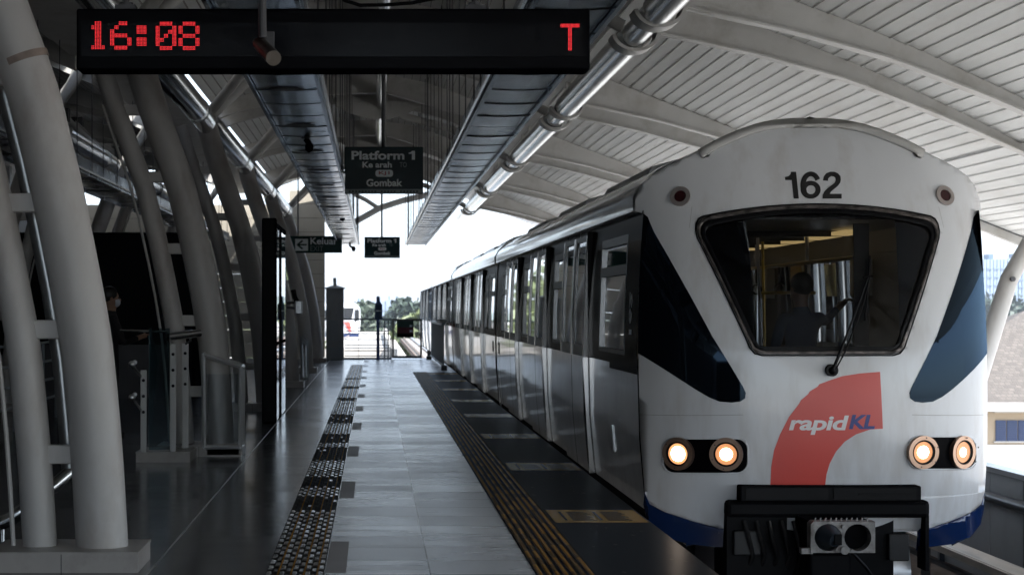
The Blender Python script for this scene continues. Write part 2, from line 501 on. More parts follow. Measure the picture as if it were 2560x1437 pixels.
# hills far off
def hill(name, cx, cy, rx, ry, h, seed):
    rnd = random.Random(seed); mb = MB(); nx, ny = 44, 14; vs = []; fs = []
    ph = [rnd.uniform(0, 6.28) for _ in range(6)]
    for j in range(ny+1):
        for i in range(nx+1):
            a = -1 + 2*i/nx; c = -1 + 2*j/ny
            e = max(0, 1 - a*a) ** .6 * max(0, 1 - c*c) ** .8
            e *= .75 + .18*math.sin(7*a+ph[0]) + .1*math.sin(17*a+ph[1]+2*c) + .05*math.sin(41*a+ph[2])
            vs.append((cx + a*rx, cy + c*ry, -9 + max(0,e)*h))
    for j in range(ny):
        for i in range(nx):
            k = j*(nx+1)+i; fs.append((k, k+1, k+nx+2, k+nx+1))
    return tag(mb.add(vs, fs).build(name, M['hill'], smooth=True), kind='structure')
hill('hills', 900, 1900, 900, 320, 62, 3)
hill('hills', -300, 2300, 1100, 300, 16, 5)

# the track bed between platform and parapet, continuing past the station
tb = MB()
tb.box((2.35,-25,-1.45), (6.05,400,-1.15))
tag(tb.build('track_bed', M['ballast']), kind='structure')
tb = MB(); tb.box((-30,62,-1.6), (1.9,400,-1.25)); tb.box((-13.5,-25,-1.6), (-9.45,61.9,-1.25))
tag(tb.build('viaduct_deck', M['concrete']), kind='structure')

rails = empty('railway_track', (3.33, 14, -1.15), 'rusty rails of the track running under the white train numbered 162', 'railway track')
for x in (2.615, 4.045):
    mb = MB(); mb.box((x-.035,-25,-1.0),(x+.035,400,-.965)); mb.box((x-.01,-25,-1.12),(x+.01,400,-1.0)); mb.box((x-.06,-25,-1.14),(x+.06,400,-1.12))
    mb.build('rail', M['rail'], rails)
mb = MB()
for k in range(240):
    y = -10 + k*.75
    mb.box((2.45,y,-1.149),(4.25,y+.24,-1.125+.001*(k%2)))
mb.build('sleepers', M['concrete'], rails)
mb = MB(); mb.box((3.2,-25,-1.10),(3.46,400,-1.02)); mb.build('reaction_rail', M['alu'], rails)
lt = empty('power_rail_walkway', (5.15, 14, -1.15), 'pale scuffed ledge running beside the track below the right flank of the train', 'track ledge')
mb = MB(); mb.box((5.03,-20,-.66),(5.27,200,-.6)); mb.box((5.05,-20,-.62),(5.07,200,-.595)); mb.build('ledge', mat('ledge', (.42,.37,.31), .5, var=.25, vscale=2, stretch=(2,.3,1), dirt=(.12,.11,.12), dirtamt=.8, dscale=2.5), lt)
mb = MB(); mb.box((5.06,-20,-.80),(5.10,200,-.76))
for k in range(60): mb.box((5.12,-15+k*2.5,-1.15),(5.18,-14.9+k*2.5,-.66))
mb.build('bracket', M['dark_struct'], lt)
# two rails of the far left line, seen through the end fence
lr = empty('railway_track', (-3.5, 75, -1.25), 'sunlit rails of the second line curving in from the left beyond the end fence', 'railway track')
for dx in (-.72, .72):
    mb = MB(); mb.tube([(-8.5+dx,62,-1.1),(-6+dx,90,-1.1),(-4+dx,130,-1.1),(-3.2+dx,180,-1.1),(-3+dx,260,-1.1)], .05, 6); mb.build('rail', M['rail'], lr)

# right-hand parapet with its pipe
pr = empty('track_parapet', (6.0, 20, -1.15), 'grey panelled parapet wall with a dark pipe beyond the track', 'parapet')
mb = MB()
for k in range(60):
    y = -14 + k*2.02
    mb.box((6.0,y,-1.6),(6.06,y+2.0,-.07))
mb.build('wall_panels', M['parapet'], pr)
mb = MB(); mb.box((5.94,-14,-.068),(6.12,108,-.02)); mb.build('coping', M['alu'], pr)
mb = MB(); mb.tube([(5.9,-14,-.30),(5.9,108,-.30)], .055, 12)
for k in range(40): mb.ring((5.9,-12+k*2.6,-.30),(0,1,0),.05,.075,.05,14)
mb.build('pipe', M['pipe_dark'], pr, smooth=True)
mb = MB()
for k in range(40): mb.box((5.93,-11.5+k*2.6,-1.2),(5.98,-11.42+k*2.6,-.07))
mb.build('post', M['pipe_dark'], pr)

# ------------------------------------------------------------------ platform
PE = 1.95
def slab(name, x0, x1, y0, y1, m, z=0.):
    mb = MB(); mb.add([(x0,y0,z),(x1,y0,z),(x1,y1,z),(x0,y1,z)], [(0,1,2,3)])
    return tag(mb.build(name, m, recalc=False), kind='structure')
slab('concourse_floor', -9.4, -.28, -12, 57.5, M['floor_dark'])
slab('platform_walkway', -.28, .915, -12, 57.5, M['floor_walk'])
slab('platform_edge_strip', .915, PE, -12, 44.6, M['edge_rubber'])
slab('platform_walkway_end', .915, PE, 44.6, 57.5, M['floor_walk'])
mb = MB(); mb.box((-9.4,-12,-1.6),(PE-.001,57.5,-.02)); mb.box((PE-.05,-12,-.02),(PE,57.5,-.004))
tag(mb.build('platform_base', M['dark_struct']), kind='structure')
# thin metal expansion joint along the columns
mb = MB(); mb.box((-1.287,-12,.0),(-1.279,57,.0035)); tag(mb.build('expansion_joint', M['brushed']), kind='structure')

# tactile paving, left: rows of raised blocks, with ochre ribs between them
mb = MB()
x0, x1 = -.615, -.285
mb.box((x0,9.5,.001),(x1,50.4,.006), 0)
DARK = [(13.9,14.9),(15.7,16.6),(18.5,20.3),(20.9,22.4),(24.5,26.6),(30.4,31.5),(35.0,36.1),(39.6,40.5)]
cw_ = (x1-x0)/9
for c in range(9):
    cx = x0 + (c+.5)*cw_
    y = 9.55 + (.125 if c % 2 else 0)
    while y < 50.2:
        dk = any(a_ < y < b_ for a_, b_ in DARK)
        wq = cw_*.40; ln = .145*random.uniform(.92,1.05); h0 = .0062; h1 = .0115 + random.uniform(-.001,.001)
        tl = random.uniform(-.0008,.0008)
        a, b2 = cx-wq, cx+wq
        vs = [(a,y,h0),(b2,y,h0),(b2,y+ln,h0),(a,y+ln,h0),(a+.005,y+.012,h1+tl),(b2-.005,y+.012,h1-tl),(b2-.005,y+ln-.012,h1-tl),(a+.005,y+ln-.012,h1+tl)]
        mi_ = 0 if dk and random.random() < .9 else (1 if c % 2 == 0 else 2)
        mb.add(vs, [(4,5,6,7),(0,1,5,4),(1,2,6,5),(2,3,7,6),(3,0,4,7)], mi_)
        y += .25
    if c % 2 == 0 and c > 0:
        mb.box((cx-cw_*.5-.004,9.5,.006),(cx-cw_*.5+.003,50.3,.0125), 3)
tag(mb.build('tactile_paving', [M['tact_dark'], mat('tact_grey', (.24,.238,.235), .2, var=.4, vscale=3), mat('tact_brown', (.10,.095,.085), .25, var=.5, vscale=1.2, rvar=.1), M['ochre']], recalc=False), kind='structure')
# right: long parallel bars
mb = MB()
x0, x1 = .915, 1.252
mb.box((x0,9.5,.001),(x1,44.6,.006), 0)
nb = 7
y = 9.5
while y < 44.5:
    for c in range(nb):
        cx = x0 + (c+.5)*(x1-x0)/nb
        dz = random.uniform(0,.001)
        a, b2 = cx-.013, cx+.013
        L_ = .294
        mi_ = 1 if random.random() < .68 else 2
        vs = [(a,y,.006),(b2,y,.006),(b2,y+L_,.006),(a,y+L_,.006),(a+.006,y+.006,.0105+dz),(b2-.006,y+.006,.0105+dz),(b2-.006,y+L_-.006,.0105+dz),(a+.006,y+L_-.006,.0105+dz)]
        mb.add(vs, [(4,5,6,7),(0,1,5,4),(1,2,6,5),(2,3,7,6),(3,0,4,7)], mi_)
    y += .30
tag(mb.build('tactile_paving', [M['tact_dark'], M['ochre'], soft('ochre_worn', (.15,.09,.035), .07, .25)], recalc=False), kind='structure')

mb = MB()
for k in range(60):
    yy = random.uniform(10.5, 30); xx = random.uniform(1.28, 1.9); rr = random.uniform(.006, .02); n_ = 7
    mb.add([(xx+rr*math.cos(6.2832*i/n_)*random.uniform(.6,1.2), yy+rr*2*math.sin(6.2832*i/n_)*random.uniform(.6,1.2), .0025) for i in range(n_)], [tuple(range(n_))])
tag(mb.build('floor_scuffs', soft('scuff', (.09,.09,.09), .06, .4), recalc=False), kind='structure')
ORD = ['nearest','second','third','fourth','fifth','sixth','seventh','eighth','ninth','tenth']
for k in range(8):
    y = 13.6 + 4.27*k
    mb = MB(); mb.add([(1.275,y-.42,.004),(1.93,y-.42,.004),(1.93,y+.42,.004),(1.275,y+.42,.004)], [(0,1,2,3)])
    st = mb.build('floor_sticker', M['sticker'], recalc=False)
    tag(st, ORD[k] + ' yellow door sticker on the dark platform edge, counting away from the camera', 'floor marking', 'door stickers on the platform edge')
    if k < 3:
        mb = MB()
        for px0 in (1.41, 1.66):
            for j in range(9):
                zz = y-.30 + j*.066
                ln = .17 - .05*((j*7) % 3)/3
                mb.add([(px0,zz,.0065),(px0+ln,zz,.0065),(px0+ln,zz+.032,.0065),(px0,zz+.032,.0065)], [(0,1,2,3)])
            mb.add([(px0-.055,y-.30,.0065),(px0-.035,y-.30,.0065),(px0-.035,y+.28,.0065),(px0-.055,y+.28,.0065)], [(0,1,2,3)])
        mb.build('print', M['sticker_ink'], st, recalc=False)

# ------------------------------------------------------------------ canopies
ROOF = [(-3.4,3.55),(-2.6,3.85),(-1.9,4.08),(-1.2,4.22),(-.5,4.3),(.2,4.3),(.9,4.17),(1.5,3.97),(2.2,3.67),(2.83,3.36),(3.95,2.91),(4.52,2.70),(5.2,2.42),(6.14,1.98),(6.71,1.68),(7.5,1.24),(8.3,.92),(9.6,.62)]
RIBL = [(-3.4,3.25),(-2.6,3.6),(-1.2,3.92),(.2,3.97),(1.5,3.6),(2.3,3.15),(2.83,2.86),(3.93,2.62),(4.90,2.35),(5.82,1.99),(6.71,1.60),(7.5,1.15),(8.3,.84),(9.6,.54)]
def zr(x): return CZ + interp(ROOF, x)
def zl(x): return CZ + interp(RIBL, x)
MX = -3.7
CB0 = 24.0
def planks(x0, x1, y0, y1, mirror=False):
    mb = MB(); x = x0; st = .146
    while x < x1 - 1e-4:
        xe = min(x + st, x1)
        za, zb = zr(x), zr(xe)
        a = (x, za + .022); b = (xe, zb)
        q = [(a[0], y0, a[1]), (b[0], y0, b[1]), (b[0], y1, b[1]), (a[0], y1, a[1])]
        mb.add(q, [(0,1,2,3)])
        mb.add([(xe, y0, zb), (xe, y1, zb), (xe, y1, zr(xe)+.022), (xe, y0, zr(xe)+.022)], [(0,1,2,3)], 1)
        mb.add([(xe-.010, y0, zb-.003), (xe, y0, zb-.003), (xe, y1, zb-.003), (xe-.010, y1, zb-.003)], [(0,1,2,3)], 1)  # dark seam strip, drawn as the shadow gap at each plank step
        # outer skin
        mb.add([(x, y0, za+.16), (xe, y0, zb+.16), (xe, y1, zb+.16), (x, y1, za+.16)], [(0,1,2,3)])
        x = xe
    for yy in (y0, y1):
        xs = [x0 + (x1-x0)*i/20 for i in range(21)]
        for a, b in zip(xs, xs[1:]):
            mb.add([(a,yy,zr(a)),(b,yy,zr(b)),(b,yy,zr(b)+.16),(a,yy,zr(a)+.16)], [(0,1,2,3)])
    for xx in (x0, x1):
        mb.add([(xx,y0,zr(xx)),(xx,y1,zr(xx)),(xx,y1,zr(xx)+.16),(xx,y0,zr(xx)+.16)], [(0,1,2,3)])
    if mirror: mb.v = [(2*MX - p[0], p[1], p[2]) for p in mb.v]
    return mb

def rib_mb(y, x0, x1, mirror=False):
    mb = MB(); n = 30
    xs = [x0 + (x1-x0)*i/n for i in range(n+1)]
    for a, b in zip(xs, xs[1:]):
        for (za0, za1, zb0, zb1, t) in ((zl(a)+.012, zr(a)+.004, zl(b)+.012, zr(b)+.004, .02), (zl(a)-.006, zl(a)+.012, zl(b)-.006, zl(b)+.012, .09)):
            vs = [(a,y-t,za0),(b,y-t,zb0),(b,y-t,zb1),(a,y-t,za1),(a,y+t,za0),(b,y+t,zb0),(b,y+t,zb1),(a,y+t,za1)]
            mb.add(vs, [(0,1,2,3),(7,6,5,4),(0,4,5,1),(3,2,6,7)])
    for a in (x0, x1):
        mb.add([(a,y-.09,zl(a)),(a,y+.09,zl(a)),(a,y+.09,zr(a)),(a,y-.09,zr(a))], [(0,1,2,3)])
    if mirror: mb.v = [(2*MX - p[0], p[1], p[2]) for p in mb.v]
    return mb

CB = [2.6, 11.0, 19.4, 27.8, 36.2, 44.6, 53.0]      # bay lines
TX, TZ = 2.66, CZ + 2.80                            # right longitudinal tube
def canopy(mirror):
    sg = (lambda x: 2*MX - x) if mirror else (lambda x: x)
    root = empty('platform_canopy', (sg(1.0), 24, 4.0), 'cream curved plank canopy with paired ribs over the far side of the station' if mirror else 'cream curved plank canopy with paired steel ribs arching over the white train and platform', 'canopy')
    planks(-3.3, 6.66, -9, 26.18, mirror).build('plank_ceiling', [M['plank'], M['seam']], root)
    planks(-2.95, 6.66, 26.18, 57.5, mirror).build('plank_ceiling', [M['plank'], M['seam']], root)
    planks(6.66, 8.9, -9, 24.0, mirror).build('plank_ceiling', [M['plank'], M['seam']], root)
    if not mirror:
        mb = MB()
        xs = [6.6 + 2.3*i/10 for i in range(11)]
        for a, b in zip(xs, xs[1:]):
            mb.add([(a,24.0,zr(a)-.13),(b,24.0,zr(b)-.13),(b,24.0,zr(b)-.02),(a,24.0,zr(a)-.02),(a,24.12,zr(a)-.13),(b,24.12,zr(b)-.13),(b,24.12,zr(b)-.02),(a,24.12,zr(a)-.02)], [(0,1,2,3),(7,6,5,4),(0,4,5,1),(3,2,6,7)])
        mb.build('fascia', M['rib'], root)
        mb = MB()
        for a, b in zip(xs, xs[1:]):
            mb.add([(a,24.02,zr(a)-.03),(b,24.02,zr(b)-.03),(b,24.02,zr(b)+.01),(a,24.02,zr(a)+.01)], [(0,1,2,3)])  # dark strip painted in as the shadow gap above the fascia
        mb.box((6.64,24.0,zr(6.66)-.1),(6.68,57.5,zr(6.66)+.17))
        mb.build('gutter', M['dark_struct'], root)
    for c in CB:
        for y in (c - 1.62, c):
            xe = 8.86 if y < 24 else 6.62
            r = rib_mb(y, -3.25, 2.45, mirror); 
            q = rib_mb(y, 2.84, xe, mirror)
            b0 = len(r.v); r.v += q.v; r.f += [tuple(b0+i for i in f) for f in q.f]; r.m += q.m
            rb = r.build('rib', M['rib'], root)
            # end stiffener plate and bolts
            mb = MB()
            z0 = zl(2.84)
            pl = [(2.84, z0-.02), (3.18, zl(3.18)-.01), (3.18, zr(3.18)-.03), (2.84, zr(2.84)-.03)]
            mb.prism(pl, y-.034, y-.0205)
            for (bx, bz) in ((2.95,.12),(3.08,.10),(2.95,.30),(3.08,.27)):
                mb.tube([(bx,y-.05,z0+bz),(bx,y-.034,z0+bz)], .018, 8)
            if not mirror: mb.build('bolted_plate', M['rib'], rb)
    # longitudinal tube in lengths between saddles
    edges = [-14] + [v for c in CB for v in (c-1.75, c+.12)] + [57.0]
    mb = MB()
    cur = -14.0
    for c in CB:
        mb.tube([(sg(TX),cur,TZ),(sg(TX),c-1.85,TZ)], .155, 20)
        mb.tube([(sg(TX),c-1.35,TZ),(sg(TX),c-.25,TZ)], .13, 20)
        cur = c + .15
    mb.tube([(sg(TX),cur,TZ),(sg(TX),57.3,TZ)], .155, 20)
    mb.build('longitudinal_tube', M['steel'], root, smooth=True)
    for c in CB:
        for y in (c - 1.62, c):
            mb = MB()
            n = 12; vs = []
            for k in range(n+1):
                a = -math.pi*.95 + math.pi*1.0*k/n
                for rr in (.17, .20):
                    for yy in (y-.2, y+.16):
                        vs.append((sg(TX+.02+math.cos(a)*rr*1.25), yy, TZ+.03+math.sin(a)*rr))
            fs = []
            for k in range(n):
                i = k*4; j = i+4
                fs += [(i,i+1,j+1,j),(i+2,j+2,j+3,i+3),(i,j,j+2,i+2),(i+1,i+3,j+3,j+1)]
            mb.add(vs, fs)
            # fin running up to the rib on the left of the tube
            mb.v += []
            mb.build('saddle', M['rib'], root, smooth=True)
    return root
canopy(False)
canopy(True)
vg = empty('valley_cover', (MX, 24, 4.9), 'gutter-shaped cover added to close the bright sky gap between the two canopies', 'gutter')
mb = MB(); mb.box((-4.22,-9,CZ+3.52),(-3.18,57.4,CZ+3.6)); mb.box((-3.24,-9,CZ+3.6),(-3.18,57.4,CZ+3.8)); mb.box((-4.22,-9,CZ+3.6),(-4.16,57.4,CZ+3.8)); mb.build('trough', M['rib'], vg)  # added trough that shuts out the sky between the two roofs
# central ridge tube with gussets
rt = empty('ridge_tube', (.12, 24, 5.2), 'slim steel ridge tube hung under the ribs above the platform signs', 'roof tube')
mb = MB(); mb.tube([(.14,-10,CZ+3.92),(.14,57,CZ+3.92)], .10, 16); mb.build('tube', M['steel'], rt, smooth=True)
for c in CB[2:]:
    mb = MB()
    pl = [(-.75,CZ+3.90),(-.45,CZ+3.74),(-.1,CZ+3.64),(.3,CZ+3.64),(.65,CZ+3.74),(.9,CZ+3.9),(.9,CZ+3.98),(-.75,CZ+3.98)]
    mb.prism(pl, c-.14, c-.10)
    for bx in (.35,.55):
        for bz in (3.8,3.9): mb.tube([(bx,c-.17,CZ+bz),(bx,c-.14,CZ+bz)], .02, 8)
    mb.build('gusset', M['rib'], rt)
    mb = MB(); mb.tube([(.5,c-.05,CZ+3.72),(1.5,c-.05,CZ+3.45),(TX-.1,c-.05,TZ+.1)], .07, 10); mb.build('brace', M['rib'], rt, smooth=True)
# the open end of the canopy: a branching brace under the last rib
eb = empty('end_brace', (0, 57.2, 4.2), 'dark forked brace curving under the far end of the canopy behind the platform signs', 'brace')
mb = MB(); mb.tube([P(868,566,57.2),P(905,545,57.2),P(950,520,57.2),P(1005,502,57.2),P(1065,488,57.2),P(1180,470,57.2)], .1, 10); mb.build('curved_brace', M['rib'], eb, smooth=True)
mb = MB(); mb.tube([P(882,484,57.2),P(915,500,57.2),P(945,520,57.2)], .07, 10); mb.build('fork', M['rib'], eb, smooth=True)

# ------------------------------------------------------------------ arched column pairs
CA = [(-1.59,.10),(-1.612,.5),(-1.636,.82),(-1.68,1.27),(-1.743,1.64),(-1.853,2.19),(-1.926,2.49),(-2.0,2.78),(-2.19,3.31),(-2.34,3.75),(-2.47,4.2)]
def smooth_pts(pts, n=4):
    out = []
    for i in range(len(pts)-1):
        p0 = pts[max(0,i-1)]; p1 = pts[i]; p2 = pts[i+1]; p3 = pts[min(len(pts)-1,i+2)]
        for k in range(n):
            t = k/n
            out.append(tuple(.5*((2*b)+(-a+c)*t+(2*a-5*b+4*c-d)*t*t+(-a+3*b-3*c+d)*t**3) for a,b,c,d in zip(p0,p1,p2,p3)))
    out.append(pts[-1]); return out
def column_pair(y, label, group, mirror=False, lower=True):
    sg = (lambda x: 2*MX - x) if mirror else (lambda x: x)
    root = empty('arched_column_pair', (sg(-1.75), y, 0), label, 'column', group)
    mb = MB()
    mb.box((sg(-2.2),y-.3,0),(sg(-1.345),y+.3,.105)); mb.box((sg(-2.205),y-.305,.105),(sg(-1.34),y+.305,.117))
    mb.box((sg(-2.21),y-.302,0.0),(sg(-2.198),y-.299,.1))
    pl = mb.build('plinth', M['plinth'], root)
    mb = MB()
    for xx in (-1.78,): mb.box((sg(xx)-.0025,y-.3035,0),(sg(xx)+.0025,y-.3,.104))
    mb.build('tile_joint', M['dark_struct'], pl)
    pa = smooth_pts(CA)
    mb = MB(); mb.tube([(sg(x),y,z) for x,z in pa], [.152]*len(pa), 28); mb.build('column', M['column'], root, smooth=True)
    cb = []
    for x, z in CA:
        cb.append((x - .367 - .02*z/4, z))
    pb = smooth_pts(cb)
    mb = MB(); mb.tube([(sg(x),y+.02,z) for x,z in pb], [.10]*len(pb), 24); mb.build('column', M['column'], root, smooth=True)
    if not mirror and y < 12:
        mb = MB(); mb.tube([(sg(-2.045),y,2.93),(sg(-2.06),y,2.97)], .1545, 28); mb.build('weld_band', M['rust_band'], root, smooth=True)
    def xa(z): return interp([(q[1], q[0]) for q in CA], z)
    for z in (.65, 1.38, 2.12, 2.86, 3.55):
        mb = MB(); xm = xa(z)
        vs = []
        for dz, ww in ((-.055, 0), (-.045, 0), (.045, 0), (.055, 0)): pass
        mb.bbox((min(sg(xm-.33),sg(xm-.1)), y-.02, z-.055), (max(sg(xm-.33),sg(xm-.1)), y+.05, z+.055), .008)
        mb.build('spacer_plate', M['column'], root)
    mb = MB(); pts = [(sg(xa(z)-.205 - .0*z), y+.26, z) for z in [.55,.8,1.2,1.6,2.0,2.4,2.8,3.2,3.6,4.0]]
    if y < 12: mb.tube(pts, .052, 14); mb.build('drainpipe', M['pipe_grey'], root, smooth=True) if y < 12 else None
    mb = MB(); pts = [(sg(xa(z)-.515), y-.02, z) for z in [.12,.4,.8,1.2,1.6,2.0,2.4,2.8,3.2,3.6]]
    mb.tube(pts, .014, 8); mb.build('conduit', M['column'], root, smooth=True)
    return root
gl_ = 'arched white column pairs along the platform'
for k, c in enumerate(CB[1:]):
    column_pair(c, ('nearest' if k == 0 else ORD[k]) + ' pair of curved white columns left of the platform walkway', gl_)
for k, c in enumerate(CB[3:]):
    column_pair(c, ORD[k] + ' pair of curved columns in the mirrored far row beyond the black booth', 'arched columns on the far side', mirror=True)

# longitudinal tubes carried by the columns, struts up to the ribs
for mirror in (False, True):
    sg = (lambda x: 2*MX - x) if mirror else (lambda x: x)
    root = empty('column_head_tube', (sg(-2.5), 24, 4.1), 'polished steel tube linking the heads of the %s row of arched columns' % ('far-side' if mirror else 'platform-side'), 'roof tube')
    prev = -12.0
    for c in CB:
        mb = MB(); e = c - .45
        mb.tube([(sg(-2.44),prev+.35,4.30),(sg(-2.44),prev+.6,4.26),(sg(-2.44),e-.9,4.24),(sg(-2.44),e-.25,4.22),(sg(-2.45),e,4.16)], [.12,.165,.165,.165,.12], 20)
        for q in (.9,1.0,1.1): mb.ring((sg(-2.44),e-q-.5,4.24),(0,1,0),.16,.175,.02,20)
        mb.build('tube_length', M['steel'], root, smooth=True)
        prev = c
    for c in CB:
        for dy in (-1.62, 0):
            yy = c + dy
            a = Vector((sg(-2.40), c-.3 + dy*.2, 4.3)); b = Vector((sg(-1.45), yy, 5.25))
            mb = MB(); mb.tube([a, b], .075, 12); st = mb.build('strut', M['rib'], root, smooth=True)
            mb = MB()
            m_ = a.lerp(b, .8)
            mb.box((m_.x-.16,yy-.10,m_.z-.12),(m_.x+.16,yy-.06,m_.z+.12)); mb.box((m_.x-.16,yy+.06,m_.z-.12),(m_.x+.16,yy+.10,m_.z+.12))
            mb.box((m_.x-.03,yy-.13,m_.z-.12),(m_.x+.03,yy+.13,m_.z+.12))
            mb.build('clevis_bracket', M['dark_struct'], st)
        mb = MB(); mb.tube([(sg(-2.45),c,4.15),(sg(-2.95),c-.1,4.8),(sg(-3.2),c-.1,5.3)], .09, 12); mb.build('strut', M['rib'], root, smooth=True)

# right leaning strut outside the track
rs = empty('leaning_strut', (6.5, 22.2, -1.2), 'white leaning steel strut rising beyond the right flank of the train', 'column')
mb = MB(); mb.tube([(6.55,22.2,-1.2),(7.05,22.2,.45),(7.22,22.2,.98),(7.50,22.2,1.85),(7.86,22.2,2.5)], [.13,.12,.115,.105,.09], 16); mb.build('strut', M['column'], rs, smooth=True)
mb = MB(); mb.tube([(7.5,22.1,1.85),(7.5,22.05,1.85)], .03, 8); mb.build('bolt', M['dark_struct'], rs)

# ------------------------------------------------------------------ service trays
def tray(name, xa, xb, zb, y0, y1, label, matt, step=1.05, rods=True, roofz=None, lights=False, rodside=1):
    root = empty(name, ((xa+xb)/2, (y0+y1)/2, zb), label, 'service tray', None)
    mb = MB()
    y = y0; k = 0
    while y < y1 - .05:
        ye = min(y+step, y1)
        dz = random.uniform(0,.006)
        # plates, each crowned and slightly different
        nx = 5
        for i in range(nx):
            a = xa + (xb-xa)*i/nx; b = xa + (xb-xa)*(i+1)/nx
            for (ys, yf, d) in ((y+.01, ye-.02, 0),):
                ca = .012*math.sin(math.pi*i/nx)*1.0; cb_ = .012*math.sin(math.pi*(i+1)/nx)
                mb.add([(a,ys,zb-ca+dz),(b,ys,zb-cb_+dz),(b,yf,zb-cb_+dz+.006),(a,yf,zb-ca+dz+.006)], [(0,1,2,3)])
        mb.add([(xa+.01,ye-.03,zb+.012),(xb-.01,ye-.03,zb+.012),(xb-.01,ye+.02,zb+.012),(xa+.01,ye+.02,zb+.012)], [(0,1,2,3)], 1)
        y = ye; k += 1
    mb.build('cover_plates', [matt, M['dark_struct']], root, recalc=False)
    mb = MB(); mb.box((xa-.03,y0,zb+.02),(xb+.03,y1,zb+.20)); mb.build('duct', M['dark_struct'], root)
    mb = MB()
    for xx in (xa-.035, xb+.005):
        mb.box((xx,y0,zb-.03),(xx+.03,y1,zb+.19))
    mb.build('side_channel', matt, root)
    mb = MB(); 
    e = xb+.05 if rodside > 0 else xa-.06
    mb.tube([(e,y0,zb+.02),(e,y1,zb+.02)], .022, 8); mb.build('conduit', M['steel'], root, smooth=True)
    if rods:
        y = y0 + .6
        while y < y1:
            mb = MB(); e2 = e + random.uniform(-.02,.02)
            top = zr(e2) - .05 if roofz is None else roofz
            mb.tube([(e2,y,zb),(e2,y,top)], .0075, 6); mb.build('hanger_rod', M['dark_struct'], root)
            y += 1.3 + random.uniform(-.3,.5)
    if lights:
        for k in range(int((y1-y0)/3.0)):
            mb = MB(); yy = y0 + 1.5 + 3.0*k; n = 20
            vs = [((xa+xb)/2 + .15*math.cos(6.2832*i/n), yy + .10*math.sin(6.2832*i/n), zb-.010) for i in range(n)] + [((xa+xb)/2 + .13*math.cos(6.2832*i/n), yy + .085*math.sin(6.2832*i/n), zb-.017) for i in range(n)]
            fs = [(i,(i+1)%n,n+(i+1)%n,n+i) for i in range(n)] + [tuple(range(n,2*n))]
            mb.add(vs, fs); mb.build('downlight', M['dark_struct'], root)
    return root
M['tray_blue'] = mat('tray_blue', (.26,.34,.42), .22, metal=.9, var=.25, vscale=1.6, rvar=.06, bump=.05, bscale=2.0)
M['tray_dark'] = mat('tray_dark', (.07,.10,.14), .25, metal=.8, var=.3, vscale=1.6, rvar=.08, bump=.1, bscale=3)
tray('service_tray', .965, 1.44, CZ+1.82, 2.0, 53.5, 'blue-steel service tray hung on thin rods between the signs and the train', M['tray_blue'], rodside=-1)
tray('service_tray', -.97, -.47, CZ+1.82, 2.0, 53.5, 'dark blue service tray with round downlights left of the platform signs', M['tray_blue'], lights=True)
tray('service_tray', -4.75, -4.15, CZ+1.95, 8.0, 53.5, 'darker service tray hanging in the gap between the two rows of arched columns', M['tray_dark'], roofz=5.2)

# ------------------------------------------------------------------ text helper
def text_polys(s, size=1.0, bold=0.0, shear=0.0, spacing=1.0):
    cu = bpy.data.curves.new('txt', 'FONT')
    cu.body = s; cu.size = size; cu.offset = bold; cu.shear = shear; cu.space_character = spacing
    cu.resolution_u = 6
    o = bpy.data.objects.new('txt', cu); COL.objects.link(o)
    dg = bpy.context.evaluated_depsgraph_get()
    me = bpy.data.meshes.new_from_object(o.evaluated_get(dg))
    vs = [(v.co.x, v.co.y) for v in me.vertices]; fs = [tuple(p.vertices) for p in me.polygons]
    bpy.data.objects.remove(o); bpy.data.curves.remove(cu); bpy.data.meshes.remove(me)
    return vs, fs
def fit_text(s, x0, x1, z0, z1, bold=.0, shear=0., spacing=1.):
    vs, fs = text_polys(s, 1.0, bold, shear, spacing)
    ax = min(v[0] for v in vs); bx = max(v[0] for v in vs); ay = min(v[1] for v in vs); by = max(v[1] for v in vs)
    return [(x0+(v[0]-ax)/(bx-ax)*(x1-x0), z0+(v[1]-ay)/(by-ay)*(z1-z0)) for v in vs], fs
def flat_text(name, s, px0, px1, py0, py1, d, m, parent, bold=.0, off=.004, **kw):
    a = P(px0, py1, d); b = P(px1, py0, d)
    vs, fs = fit_text(s, a.x, b.x, a.z, b.z, bold, **kw)
    mb = MB(); mb.add([(v[0], d-off, v[1]) for v in vs], fs)
    return mb.build(name, m, parent, recalc=False)

# ------------------------------------------------------------------ LED display
D = 11.0
bd = empty('led_display', P(832, 175, D), 'long black overhead display showing 16:08 in red light dots', 'display board')
a = P(191, 176, D); b = P(1475, 22, D)
mb = MB(); mb.bbox((a.x, D, a.z), (b.x, D+.22, b.z), .012); mb.build('housing', M['board_black'], bd)
a = P(205, 142, D); b = P(1462, 58, D)
mb = MB(); mb.box((a.x, D-.006, a.z), (b.x, D-.0005, b.z)); mb.build('screen', M['board_screen'], bd)
GL = {'1': ["0110","1110","0110","0110","0110","0110","1111"], '6': ["00110","01000","10000","11110","10001","10001","01110"],
      '0': ["01110","10001","10011","10101","11001","10001","01110"], '8': ["01110","10001","10001","01110","10001","10001","01110"],
      'T': ["11111","00100","00100","00100","00100","00100","00100"]}
def dots(mb, px, py, r=1.08):
    c = P(px, py, D-.0085); n = 6; rr = r*D/F
    vs = [(c.x+rr*math.cos(1.0472*i), D-.0085, c.z+rr*math.sin(1.0472*i)) for i in range(n)]
    mb.add(vs, [tuple(range(n))])
